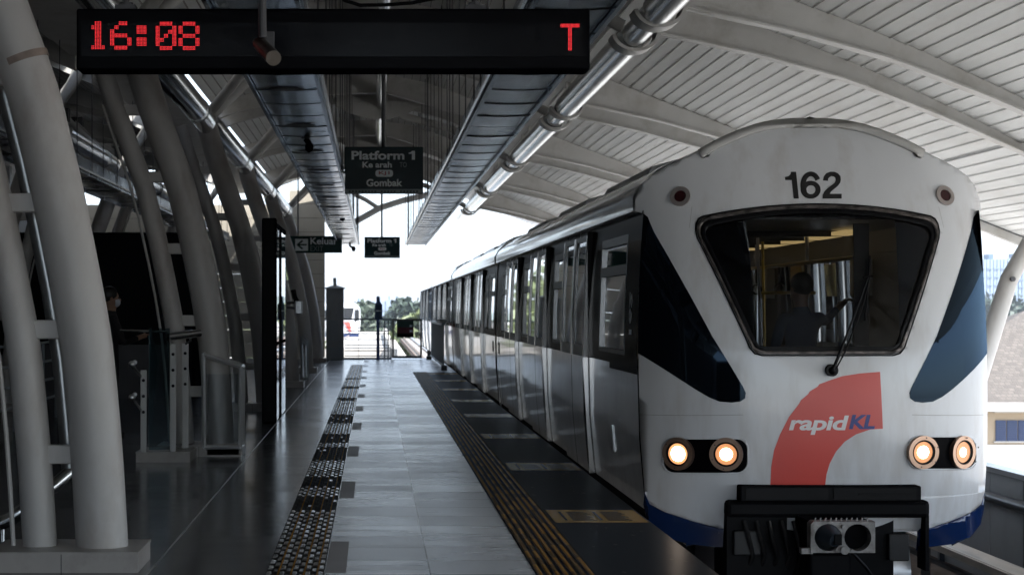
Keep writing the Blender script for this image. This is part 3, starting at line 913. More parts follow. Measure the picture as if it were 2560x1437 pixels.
def glyph(ch, x0, x1, y0, y1):
    rows = GL[ch]; nc = len(rows[0]); mb = MB()
    cw, chh = (x1-x0)/nc, (y1-y0)/len(rows)
    for j, rw in enumerate(rows):
        for i, c_ in enumerate(rw):
            if c_ == '1':
                nn = max(2, round(cw/3.6)); mm = max(2, round(chh/3.6))
                for p in range(nn):
                    for q in range(mm):
                        dots(mb, x0+cw*(i+(p+.5)/nn), y0+chh*(j+(q+.5)/mm))
    return mb
for ch, x0, x1, y0, y1 in (('1',228,262,54,124),('6',275,329,54,125),('0',389,441,55,126),('8',446,499,55,126),('T',1401,1449,60,127)):
    glyph(ch, x0, x1, y0, y1).build('lit_character', M['led'], bd, recalc=False)
mb = MB()
for y0 in (66, 96):
    for i in range(7):
        for j in range(6): dots(mb, 343+3.6*i, y0+3.6*j)
mb.build('lit_character', M['led'], bd, recalc=False)
for px in (310, 1190): 
    mb = MB(); q = P(px, 22, D); mb.tube([(q.x,D+.1,q.z),(q.x,D+.1,q.z+1.5)], .018, 8); mb.box((q.x-.06,D+.04,q.z),(q.x+.06,D+.16,q.z+.03)); mb.tube([(q.x,D+.1,q.z+.02),(q.x,D+.1,q.z+.05)], .04, 8)
    mb.build('hanger', M['dark_struct'], bd)
mb = MB(); mb.tube([P(835,-25,D+.1),P(862,2,D+.1),P(900,14,D+.1),P(960,13,D+.1),P(1030,8,D+.1),P(1090,-4,D+.1),P(1130,-25,D+.1)], .011, 8); mb.build('cable', M['rubber'], bd, smooth=True)

# bullet camera hanging in front of the display
cm = empty('security_camera', P(665, 20, 9.9), 'small bronze bullet camera hanging in front of the LED display', 'security camera')
mb = MB(); mb.tube([P(655,-30,10.1),P(656,60,10.1),P(657,95,10.1)], .022, 10); mb.box(tuple(P(660,118,10.12)-Vector((0,0,0))), tuple(P(686,82,10.16))); mb.build('bracket', M['dark_struct'], cm, smooth=False)
mb = MB(); mb.tube([P(645,108,10.15),P(655,115,10.1),P(684,146,9.75)], [.03,.04,.04], 18); mb.build('camera_body', mat('cam_bronze', (.13,.11,.09), .4, metal=.5, var=.3, vscale=12), cm, smooth=True)

# ------------------------------------------------------------------ platform signs
def platform_sign(D, x0, x1, y0, y1, label, S_=1.0):
    root = empty('platform_sign', P((x0+x1)/2, y1, D), label, 'sign', 'hanging Platform 1 signs')
    a = P(x0, y1, D); b = P(x1, y0, D)
    mb = MB(); mb.bbox((a.x, D, a.z), (b.x, D+.12, b.z), .01); mb.build('panel', M['sign_teal'], root)
    W = x1-x0; H = y1-y0
    def X(f): return x0 + W*f
    def Y(f): return y0 + H*f
    flat_text('lettering', 'Platform', X(.085), X(.76), Y(.09), Y(.28), D, M['sign_text'], root, bold=.03)
    mb = MB(); mb.prism([(P(X(fx),0,D).x, P(0,Y(fy),D).z) for fx, fy in ((.855,.09),(.895,.09),(.895,.28),(.855,.28),(.855,.155),(.815,.155),(.815,.13),(.845,.115))], D-.004, D-.002); mb.build('lettering', M['sign_text'], root)
    flat_text('lettering', 'Ke arah', X(.225), X(.60), Y(.32), Y(.45), D, M['sign_text'], root, bold=.03)
    flat_text('lettering', 'TO', X(.70), X(.79), Y(.33), Y(.44), D, M['sign_dim'], root, bold=.006)
    ra = P(X(.39), Y(.645), D); rb = P(X(.615), Y(.495), D)
    mb = MB(); n = 10; r = (rb.z-ra.z)/2*.8; pts = []
    for (cx, cz, a0) in ((rb.x-r, rb.z-r, 0), (ra.x+r, rb.z-r, 90), (ra.x+r, ra.z+r, 180), (rb.x-r, ra.z+r, 270)):
        for k in range(6): t = R(a0 + 18*k); pts.append((cx+r*math.cos(t), cz+r*math.sin(t)))
    mb.prism(pts, D-.004, D-.0005); pl = mb.build('code_plate', M['sign_text'], root)
    flat_text('lettering', 'KJ1', X(.435), X(.57), Y(.525), Y(.615), D, M['sign_red'], root, bold=.012, off=.0065)
    flat_text('lettering', 'Gombak', X(.275), X(.735), Y(.69), Y(.85), D, M['sign_text'], root, bold=.032)
    a = P(x0+1, y1-1, D-.003); b = P(x1-1, Y(.905), D-.003)
    mb = MB(); mb.box((a.x, D-.004, a.z), (b.x, D-.0005, b.z)); mb.build('footer_strip', M['sign_dim'], root)
    mb = MB(); n_ = 22
    for i in range(n_):
        if i in (9, 15): continue
        q0 = P(X(.05+.9*i/n_), Y(.97), D); q1 = P(X(.05+.9*(i+.6)/n_), Y(.94), D)
        mb.box((q0.x, D-.0055, q0.z), (q1.x, D-.0042, q1.z))
    mb.build('small_print', M['sign_teal'], root)
    q = P((x0+x1)/2-1, y0, D)
    mb = MB(); mb.tube([(q.x,D+.06,q.z),(q.x,D+.06,CZ+3.85)], .03, 10); mb.build('hanging_pole', M['dark_struct'], root, smooth=True)
    return root
platform_sign(25.5, 862, 1058, 367, 484, 'larger nearer hanging sign reading Platform 1 Ke arah Gombak')
platform_sign(55.0, 911, 1000, 592, 645, 'smaller farther Platform 1 sign hanging at the platform end')

D = 50.0
ex = empty('exit_sign', P(770, 632, D), 'green hanging sign with left arrow reading Keluar EXIT', 'sign')
a = P(690, 632, D); b = P(855, 590, D)
mb = MB(); mb.bbox((a.x,D,a.z),(b.x,D+.15,b.z), .01); mb.build('panel', M['sign_green'], ex)
a = P(738, 627, D); b = P(770, 597, D); mb = MB(); mb.box((a.x,D-.004,a.z),(b.x,D-.0005,b.z)); mb.build('arrow_panel', M['sign_text'], ex)
mb = MB()
for pl in ([(742,611),(755,600),(758,603),(749,610),(767,610),(767,613.5),(749,613.5),(758,621),(755,624),(742,613)],):
    mb.prism([(P(x,y,D).x, P(x,y,D).z) for x,y in pl], D-.008, D-.0045)
mb.build('arrow', M['sign_green'], ex)
flat_text('lettering', 'Keluar', 776, 844, 594, 611, D, M['sign_text'], ex, bold=.02)
flat_text('lettering', 'EXIT', 776, 808, 615, 628, D, M['sign_dim'], ex, bold=.0)
mb = MB(); 
for px in (745, 845):
    q = P(px,590,D); mb.tube([(q.x,D+.07,q.z),(q.x,D+.07,CZ+3.7)], .02, 8)
mb.build('hanging_rod', M['dark_struct'], ex)

# ------------------------------------------------------------------ TRAIN
TC = 3.33
WT = [(-.3,1.20),(-.05,1.255),(.05,1.27),(.5,1.312),(1.0,1.325),(1.5,1.318),(2.0,1.295),(2.25,1.275)]
def W(z): return interp(WT, z)
DC = [(-.4,13.92),(-.14,13.86),(.2,13.79),(.7,13.765),(1.17,13.785),(1.5,13.84),(1.8,13.92),(2.14,14.04),(2.44,14.16),(2.77,14.31),(2.95,14.43)]
BA = [(-.3,.42),(0,.46),(1.2,.5),(2.0,.4),(2.4,.32),(2.95,.2)]
def catm(tab, x):
    """smooth interpolation"""
    n = len(tab)
    if x <= tab[0][0]: return tab[0][1]
    if x >= tab[-1][0]: return tab[-1][1]
    for i in range(n-1):
        if x <= tab[i+1][0]:
            x0, y0 = tab[i]; x1, y1 = tab[i+1]
            m0 = (y1 - tab[i-1][1])/(x1 - tab[i-1][0]) if i > 0 else (y1-y0)/(x1-x0)
            m1 = (tab[i+2][1]-y0)/(tab[i+2][0]-x0) if i+2 < n else (y1-y0)/(x1-x0)
            h = x1-x0; t = (x-x0)/h
            return (2*t**3-3*t*t+1)*y0 + (t**3-2*t*t+t)*h*m0 + (-2*t**3+3*t*t)*y1 + (t**3-t*t)*h*m1
def YF(u, z):
    t = min(1.0, abs(u)/1.33)
    return catm(DC, z) + catm(BA, z) * (.8*t**3 + .2*t**9)
def front_normal(u, z):
    e = .004
    dyu = (YF(u+e, z)-YF(u-e, z))/(2*e); dyz = (YF(u, z+e)-YF(u, z-e))/(2*e)
    return Vector((dyu, -1, dyz)).normalized()
def uv(px, py):
    d = 14.0
    for _ in range(12):
        u = (px-PX)*d/F - TC; z = CZ + (PY-py)*d/F
        d = YF(u, z)
    return (u, z)

def front_patch(name, loops, off, m, parent, thick=0., step=.05, tris=None, mi=None):
    """a patch lying on the curved nose; loops = [outer, hole, ...] in (u, z)"""
    bm = bmesh.new()
    if tris is None:
        flat = [p for lp in loops for p in lp]
        tr = tessellate_polygon([[Vector((p[0], p[1], 0)) for p in lp] for lp in loops])
    else:
        flat, tr = tris
    vv = [bm.verts.new((p[0], 0, p[1])) for p in flat]
    for t in tr:
        if len(set(t)) < 3: continue
        try: bm.faces.new([vv[i] for i in t])
        except ValueError: pass
    us = [p[0] for p in flat]; zs = [p[1] for p in flat]
    if step:
        k = math.ceil(min(us)/step)
        while k*step < max(us):
            bmesh.ops.bisect_plane(bm, geom=bm.verts[:]+bm.edges[:]+bm.faces[:], plane_co=(k*step,0,0), plane_no=(1,0,0)); k += 1
        k = math.ceil(min(zs)/step)
        while k*step < max(zs):
            bmesh.ops.bisect_plane(bm, geom=bm.verts[:]+bm.edges[:]+bm.faces[:], plane_co=(0,0,k*step), plane_no=(0,0,1)); k += 1
    bm.normal_update()
    for f in bm.faces:
        if f.normal.y > 0: f.normal_flip()
    nl = {}
    for v in bm.verts:
        nl[v.index] = None
    bm.verts.index_update()
    nrm = []
    off_w = world_loc(parent)
    for v in bm.verts:
        n = front_normal(v.co.x, v.co.z); nrm.append(n)
        y = YF(v.co.x, v.co.z)
        v.co = Vector((TC+v.co.x, y, v.co.z)) + n*off - off_w
    me = bpy.data.meshes.new(name); bm.to_mesh(me); bm.free()
    me.materials.append(m)
    me.polygons.foreach_set("use_smooth", [True]*len(me.polygons))
    me.normals_split_custom_set_from_vertices([tuple(n) for n in nrm])
    o = bpy.data.objects.new(name, me); COL.objects.link(o); o.parent = parent
    if thick:
        md = o.modifiers.new('s', 'SOLIDIFY'); md.thickness = thick; md.offset = -1
    return o

train = empty('metro_train', (TC, 14.2, -.9), 'white metro train numbered 162 with lit headlights standing at the platform', 'train')
HO = smooth_pts([(0,2.936),(.35,2.905),(.67,2.79),(1.0,2.635)], 5)[:-1] + [(1.0,2.635),(1.13,2.57),(1.22,2.51),(1.29,2.43),(1.325,2.33),(1.33,2.25),(1.275,2.23),(1.295,2.0),(1.318,1.5),(1.325,1.0),(1.312,.5),(1.285,.12),(1.25,.03),(1.15,-.02),(.95,-.08),(.78,-.12),(0,-.15)]
outl = HO + [(-u, z) for u, z in HO[-2:0:-1]]
def wind_poly(g=0.):
    pts = []
    for k in range(13):
        u = -.84 + 1.68*k/12; pts.append((u*(1-g/.9), 2.272 - g - .088*(u/.84)**2))
    half = [(.875-g,2.165-g*.9),(.895-g,2.13-g*.7),(.902-g,2.08-g*.5),(.893-g,2.03),(.575-g,1.262),(.555-g,1.215+g*.3),(.52-g,1.182+g*.8),(.47-g*.8,1.17+g)]
    pts = pts + half + [(-u, z) for u, z in half[::-1]]
    return pts
WP = wind_poly()
front_patch('front_shell', [outl, WP], 0, M['train_white'], train, thick=.04, step=.06)
front_patch('windshield_frame', [wind_poly(-.003), wind_poly(.02)], .012, M['steel_frame'], train, thick=.02)
front_patch('windshield_seal', [wind_poly(.022), wind_poly(.055)], .004, M['rubber'], train, thick=.02)
front_patch('windshield_seal', [wind_poly(-.016), wind_poly(-.006)], .008, M['rubber'], train, thick=.01)
front_patch('windshield', [wind_poly(.03)], -.012, M['wind_glass'], train)
# black printed borders at the sides of the windshield
for sgn, ub in ((-1, .545), (1, .60)):
    wp = wind_poly(.03)
    q = [(u, z) for u, z in [(ub,2.24),(.70,2.20),(.80,2.165),(.855,2.12),(.87,2.05),(.86,1.98),(.56,1.262),(ub-.02 if sgn > 0 else ub-.03,1.2)]]
    if sgn > 0: q = [(.585,2.24)] + q[1:-1] + [(.545,1.25)]
    front_patch('windshield_mask', [[(sgn*u, z) for u, z in q]], -.03, M['mask_black'], train)
# black corner glass
for sgn in (-1, 1):
    q = [(1.274,2.232),(1.285,2.1),(1.295,2.0),(1.318,1.5),(1.324,1.165),(.95,.905),(.86,.85),(.785,.818),(.70,.812),(.64,.82),(.605,.845),(.60,.885),(.62,.93),(.83,1.30),(1.03,1.72),(1.20,2.08),(1.225,2.15),(1.24,2.20)]
    front_patch('corner_window', [[(sgn*u, z) for u, z in q]], .003, M['mask_black'], train)
# blue skirt
for sgn in (-1, 1):
    q = [(.70,-.13),(.78,-.125),(.95,-.085),(1.15,-.025),(1.25,.025),(1.285,.11),(1.29,.02),(1.255,-.12),(1.15,-.21),(1.0,-.25),(.8,-.265),(.7,-.265)]
    front_patch('skirt', [[(sgn*u, z) for u, z in q]], .002, M['train_blue'], train, thick=.03)
# roof lip ring
ring = smooth_pts([(-.86,2.70),(-.67,2.80),(-.35,2.915),(0,2.948),(.35,2.915),(.67,2.80),(.86,2.70)], 6)
inner = [(u*.975, z-.055) for u, z in ring]
front_patch('roof_lip', [ring + inner[::-1]], .028, M['rib'], train, thick=.03, step=None)
mb = MB()
for k in range(17):
    u = -.75 + 1.5*k/16; z = 2.932 - .30*(u/.86)**2*.78
    n = front_normal(u, z); c = Vector((TC+u, YF(u, z), z-.032)) + n*.027
    mb.ball(c, .006, 6)
mb.build('rivets', M['dark_struct'], train)
for sgn in (-1, 1):
    for q in ([(.62,.722),(1.318,.700),(1.318,.703),(.62,.725)], [(.93,2.27),(.955,2.11),(.957,2.11),(.932,2.27)]):
        front_patch('panel_seam', [[(sgn*u, z) for u, z in q]], .0012, M['seam'], train, step=.05)
# number
def front_text(name, s, px0, px1, py0, py1, m, bold, shear=0., off=.003, spacing=1.):
    a = uv(px0, py1); b = uv(px1, py0)
    vs, fs = fit_text(s, a[0], b[0], a[1], b[1], bold, shear, spacing)
    tr = []
    for f in fs:
        for i in range(1, len(f)-1): tr.append((f[0], f[i], f[i+1]))
    return front_patch(name, None, off, m, train, step=.1, tris=(vs, tr))
one = [(1977,430),(1990,430),(1997,497),(1984,497),(1979,451),(1963,451),(1962,443),(1971,441),(1976,436)]
front_patch('fleet_number', [[uv(*p) for p in one]], .003, M['ink'], train)
def arc_strip(cx, cy, ox, oy, ix, iy, a0, a1, n=26):
    o_ = [(cx+ox*math.cos(R(a0+(a1-a0)*k/n)), cy-oy*math.sin(R(a0+(a1-a0)*k/n))) for k in range(n+1)]
    i_ = [(cx+ix*math.cos(R(a0+(a1-a0)*k/n)), cy-iy*math.sin(R(a0+(a1-a0)*k/n))) for k in range(n+1)]
    return o_ + i_[::-1]
sixo = [(2026.5+25*math.cos(6.2832*k/30), 475-22.5*math.sin(6.2832*k/30)) for k in range(30)]
sixi = [(2027+11.5*math.cos(6.2832*k/20), 475-11*math.sin(6.2832*k/20)) for k in range(20)]
front_patch('fleet_number', [[uv(*p) for p in sixo], [uv(*p) for p in sixi]], .003, M['ink'], train)
front_patch('fleet_number', [[uv(*p) for p in arc_strip(2027, 463.5, 26, 34, 13, 22, 28, 222)]], .0037, M['ink'], train)
two = [(1,22),(3,12),(9,4),(19,0),(30,0),(39,4),(45,11),(46,20),(44,28),(38,36),(28,44),(21,50),(18,55),(48,55),(48,67),(0,67),(1,57),(5,49),(13,41),(24,33),(31,27),(33,21),(32,15),(28,12),(22,11),(17,14),(14,18),(14,23)]
front_patch('fleet_number', [[uv(2056+x, 430+y) for x, y in two]], .003, M['ink'], train)
# red sweep
oa = [(1926,1211),(1928,1165),(1935,1125),(1950,1085),(1972,1042),(1998,1008),(2002,1000),(2020,985),(2024,978),(2044,966),(2048,960),(2075,950),(2105,940),(2150,933),(2200,929)]
ia = [(2207,1071),(2175,1073),(2140,1085),(2112,1103),(2090,1128),(2074,1158),(2066,1185),(2063,1211)]
front_patch('red_emblem', [[uv(*p) for p in oa + ia]], .002, M['logo_red'], train)
front_text('lettering', 'rapid', 1972, 2122, 1038, 1086, M['logo_white'], .028, .18, off=.004, spacing=.96)
front_text('lettering', 'KL', 2122, 2187, 1036, 1072, M['logo_blue'], .035, .2, off=.004, spacing=.96)

# headlight pods
def disc(mb, c, n, r, mi=0, N=24, t=.0):
    n = Vector(n).normalized(); ref = Vector((0,0,1)); a = n.cross(ref).normalized(); b = a.cross(n)
    vs = [Vector(c)+n*t+(a*math.cos(6.2832*k/N)+b*math.sin(6.2832*k/N))*r for k in range(N)]
    mb.add(vs, [tuple(range(N))], mi)
def pod(x0, x1, y0, y1, lamps):
    ro = 26; pts = []
    for cx, cy, a0 in ((x1-ro,y0+ro,270),(x1-ro,y1-ro,0),(x0+ro,y1-ro,90),(x0+ro,y0+ro,180)):
        for k in range(6):
            t = R(a0+18*k); pts.append((cx+ro*math.cos(t), cy+ro*math.sin(t)))
    big = [(x0+(x1-x0)/2+(p[0]-(x0+x1)/2)*1.04, (y0+y1)/2+(p[1]-(y0+y1)/2)*1.09) for p in pts]
    pd = front_patch('headlight_pod', [[uv(*p) for p in pts]], .003, M['board_black'], train)
    fr_ = front_patch('pod_frame', [[uv(*p) for p in big], [uv(*p) for p in pts]], .007, M['train_white'], pd, thick=.008)
    for (lx, ly, bright) in lamps:
        u, z = uv(lx, ly)
        n = front_normal(u, z)
        c = Vector((TC+u, YF(u, z), z)) + front_normal(u, z)*.016
        h = empty('headlight', (0,0,0), None, None)
        h.parent = train; h.location = c - world_loc(train)
        mb = MB(); mb.ring(c - n*.03, n, .092, .122, .05, 32); mb.build('bezel', M['bronze_ring'], h, smooth=True)
        mb = MB(); mb.ring(c, n, .078, .093, .012, 32); mb.build('retainer', M['rubber'], h, smooth=True)
        mb = MB()
        for k in range(6):
            a = R(60*k+20); mb.ball(c + n*.02 + Vector((math.cos(a)*.108, 0, math.sin(a)*.108)), .006, 6)
        mb.build('screw', M['dark_struct'], h)
        mb = MB(); disc(mb, c, n, .08, 0, t=.004); mb.build('reflector', M['lens_rim' if bright > .8 else 'lens_rim_dim'], h, recalc=False)
        mb = MB(); disc(mb, c, n, .056 if bright > .8 else (.046 if bright > .6 else .036), 0, t=.007); mb.build('lamp_core', M['lens_core' if bright > .6 else 'lens_core_dim'], h, recalc=False)
        mb = MB(); disc(mb, c, n, .08, 0, t=.012); mb.build('lens', M['lamp_glass'], h, recalc=False)
    return pd
pod(1660, 1868, 1097, 1180, [(1698,1133,1.0),(1816,1134,.7)])
pod(2272, 2438, 1092, 1170, [(2304,1129,.65),(2402,1129,.5)])
# marker lamps
for (px, py) in ((1701,492),(2361,490)):
    u, z = uv(px, py); n = front_normal(u, z); c = Vector((TC+u, YF(u,z), z)) + n*.002
    h = empty('marker_lamp', (0,0,0), None, None); h.parent = train; h.location = c - world_loc(train)
    mb = MB(); mb.ring(c, n, .046, .078, .014, 28); mb.build('bezel', M['grey_ring'], h, smooth=True)
    mb = MB(); disc(mb, c, n, .047, t=.006); mb.build('lens', M['red_lens'], h, recalc=False)
# wiper
wz = []
u0, z0 = uv(2077, 925)
base = Vector((TC+u0, YF(u0,z0)-.02, z0))
mb = MB(); mb.tube([base+Vector((0,.03,0)), base+Vector((0,-.03,0))], .045, 14); mb.ball(base+Vector((0,-.03,0)), .03, 10)
def fpt(px, py, o): 
    u, z = uv(px, py); return Vector((TC+u, YF(u,z)-o, z))
mb.tube([base+Vector((0,-.04,0)), fpt(2095,880,.06), fpt(2135,780,.05), fpt(2168,690,.04)], [.013,.012,.008,.006], 8)
mb.tube([base+Vector((.02,-.03,0)), fpt(2108,880,.05), fpt(2148,780,.045), fpt(2172,692,.04)], [.006]*4, 6)
mb.tube([fpt(2172,640,.03), fpt(2168,700,.035), fpt(2160,800,.03)], .008, 6)
mb.tube([fpt(2155,694,.04), fpt(2178,690,.04)], .009, 6)
mb.build('wiper', M['rubber'], train, smooth=True)

# bumper assembly, coupler
bmp = MB()
a = uv(1843,1250); b = uv(2290,1211)
x0_, x1_ = TC-.66, TC+.66
bmp.bbox((x0_,13.70,.095),(x1_,14.0,.212), .012)
bumper = bmp.build('bumper', M['black_metal'], train)
mb = MB(); mb.box((TC-.62,13.692,.11),(TC-.02,13.70,.195)); mb.box((TC+.02,13.692,.11),(TC+.62,13.70,.195)); mb.box((TC+.2,13.68,.15),(TC+.6,13.692,.157))
mb.build('bumper_insert', M['rubber'], bumper)
mb = MB(); mb.bbox((TC-.745,13.77,-.03),(TC+.745,14.5,.097), .03)
mb.box((TC-.742,13.79,-.9),(TC-.30,14.3,-.01)); mb.box((TC+.715,13.79,-.42),(TC+.742,14.0,-.01)); mb.box((TC-.31,13.86,-.8),(TC+.50,14.3,-.02))
mb.build('end_frame', M['black_metal'], bumper)
for k in range(5):
    mb = MB(); xb_ = TC-.62+.09*k; mb.tube([(xb_,13.76,-.05),(xb_+.02,13.70,-.16-.02*(k%3)),(xb_+.06,13.74,-.30),(xb_+.03,13.9,-.5)], .016, 8); mb.build('brake_hose', M['hose_grey'], bumper, smooth=True)
for q0, q1 in (((TC-.70,13.74,-.30),(TC-.50,13.80,-.12)), ((TC+.45,13.80,-.35),(TC+.60,13.86,-.15))):
    mb = MB(); mb.bbox(q0, q1, .01); mb.build('equipment_box', M['hose_grey'], bumper)
cp = MB(); Dk = 13.30
c0 = P(2027,1381,Dk); c1 = P(2188,1303,Dk)
cx, cz = (c0.x+c1.x)/2, (c0.z+c1.z)/2
def plate_with_holes(mb, x0, x1, z0, z1, holes, y0, y1):
    outer = [(x0,z0),(x1,z0),(x1,z1),(x0+.02,z1),(x0,z1-.02)]
    loops = [[Vector((p[0],p[1],0)) for p in outer]]
    hl = []
    for hx, hz, r in holes:
        lp = [(hx+r*math.cos(6.2832*k/24), hz+r*math.sin(6.2832*k/24)) for k in range(24)]
        loops.append([Vector((p[0],p[1],0)) for p in lp]); hl.append(lp)
    tr = tessellate_polygon(loops); flat = [p for lp in loops for p in lp]
    mb.add([(p.x,y0,p.y) for p in flat], [tuple(t) for t in tr])
    mb.add([(p[0],y,p[1]) for y in (y0,y1) for p in outer], [(i,(i+1)%5,5+(i+1)%5,5+i) for i in range(5)])
    for lp in hl:
        mb.add([(p[0],y,p[1]) for y in (y0,y1) for p in lp], [(i,(i+1)%24,24+(i+1)%24,24+i) for i in range(24)])
cen = (c0.x+c1.x)/2
h1 = (cen-.105, cz-.002, .096); h2 = (cen+.105, cz-.002, .096)
plate_with_holes(cp, c0.x, c1.x, c0.z, c1.z, [h1, h2], Dk, Dk+.12)

cp.box((c0.x-.06,Dk+.02,c0.z-.01),(c0.x+.02,Dk+.1,c0.z+.03))
for (bx, bz, r) in ((cen,c1.z-.035,.014),(cen+.01,c0.z+.02,.03),(cen-.05,c0.z+.02,.008),(cen+.06,c0.z+.02,.008)):
    cp.tube([(bx,Dk-.02,bz),(bx,Dk+.01,bz)], r, 12)
for k in range(11): cp.tube([(c0.x+.03+k*.037,Dk+.02,c1.z),(c0.x+.045+k*.037,Dk+.05,c1.z+.018)], .006, 5)
cpo = cp.build('coupler', M['coupler'], train)
mb = MB(); mb.tube([(h1[0],Dk+.1,h1[1]),(h1[0]+.01,Dk-.01,h1[1]+.01),(h1[0]+.03,Dk-.09,h1[1]-.01)], [.095,.08,.045], 20); mb.build('cone', M['pipe_dark'], cpo, smooth=True)
mb = MB(); mb.box((h1[0]+.02,Dk-.11,h1[1]-.04),(h1[0]+.07,Dk-.085,h1[1]+.035)); mb.build('latch', M['black_metal'], cpo)
mb = MB(); disc(mb, (h2[0],Dk+.11,h2[1]), (0,-1,0), .095); mb.build('cup', M['kiosk'], cpo, recalc=False)
mb = MB(); mb.tube([(cen-.15,Dk+.25,c0.z),(cen-.17,Dk+.2,c0.z-.15),(cen-.2,Dk+.2,c0.z-.4)], .018, 8); mb.tube([(cen+.08,Dk+.1,c0.z),(cen+.2,Dk+.15,c0.z-.12),(cen+.3,Dk+.2,c0.z-.25)], .012, 8)
mb.build('hose', M['rubber'], cpo, smooth=True)
mb = MB(); mb.bbox((cen-.2,Dk+.15,c0.z-.35),(cen+.1,Dk+.6,c0.z-.02), .02); mb.box((c0.x+.01,Dk+.121,c0.z+.005),(c1.x-.01,Dk+.6,c1.z-.005)); mb.build('draft_gear', M['black_metal'], cpo)
# wheels
for (wx, wy) in ((TC+.56,14.45),(TC-.68,14.9),(TC+.56,16.2),(TC-.68,16.2)):
    mb = MB(); mb.tube([(wx,wy,-.50),(wx+.12,wy,-.50)], .42, 40); mb.tube([(wx-.03,wy,-.50),(wx,wy,-.50)], .445, 40); mb.build('wheel', M['wheel'], train, smooth=True)

# car bodies
def side_pts(z0, z1, n): return [z0+(z1-z0)*i/n for i in range(n+1)]
def side_quad(mb, s, y0, y1, z0, z1, off=0., mi=0, dy=0.):
    n = max(1, int((z1-z0)/.1)); zs = side_pts(z0, z1, n)
    for a, b in zip(zs, zs[1:]):
        mb.add([(TC+s*(W(a)+off),y0,a),(TC+s*(W(a)+off),y1,a),(TC+s*(W(b)+off),y1,b),(TC+s*(W(b)+off),y0,b)], [(0,1,2,3)], mi)
def side_band(mb, s, y0, y1, z0, z1, off, mi=0):
    """raised rectangular bar"""
    side_quad(mb, s, y0, y1, z0, z1, off, mi)
    n = 1
    for yy in (y0, y1):
        mb.add([(TC+s*(W(z0)+off),yy,z0),(TC+s*(W(z1)+off),yy,z1),(TC+s*(W(z1)-.02),yy,z1),(TC+s*(W(z0)-.02),yy,z0)], [(0,1,2,3)], mi)
    for zz in (z0, z1):
        mb.add([(TC+s*(W(zz)+off),y0,zz),(TC+s*(W(zz)+off),y1,zz),(TC+s*(W(zz)-.02),y1,zz),(TC+s*(W(zz)-.02),y0,zz)], [(0,1,2,3)], mi)
RP = [(1.275,2.25),(1.335,2.252),(1.335,2.36),(1.28,2.45),(1.14,2.575),(1.0,2.645),(.8,2.72),(.5,2.80),(.0,2.84)]
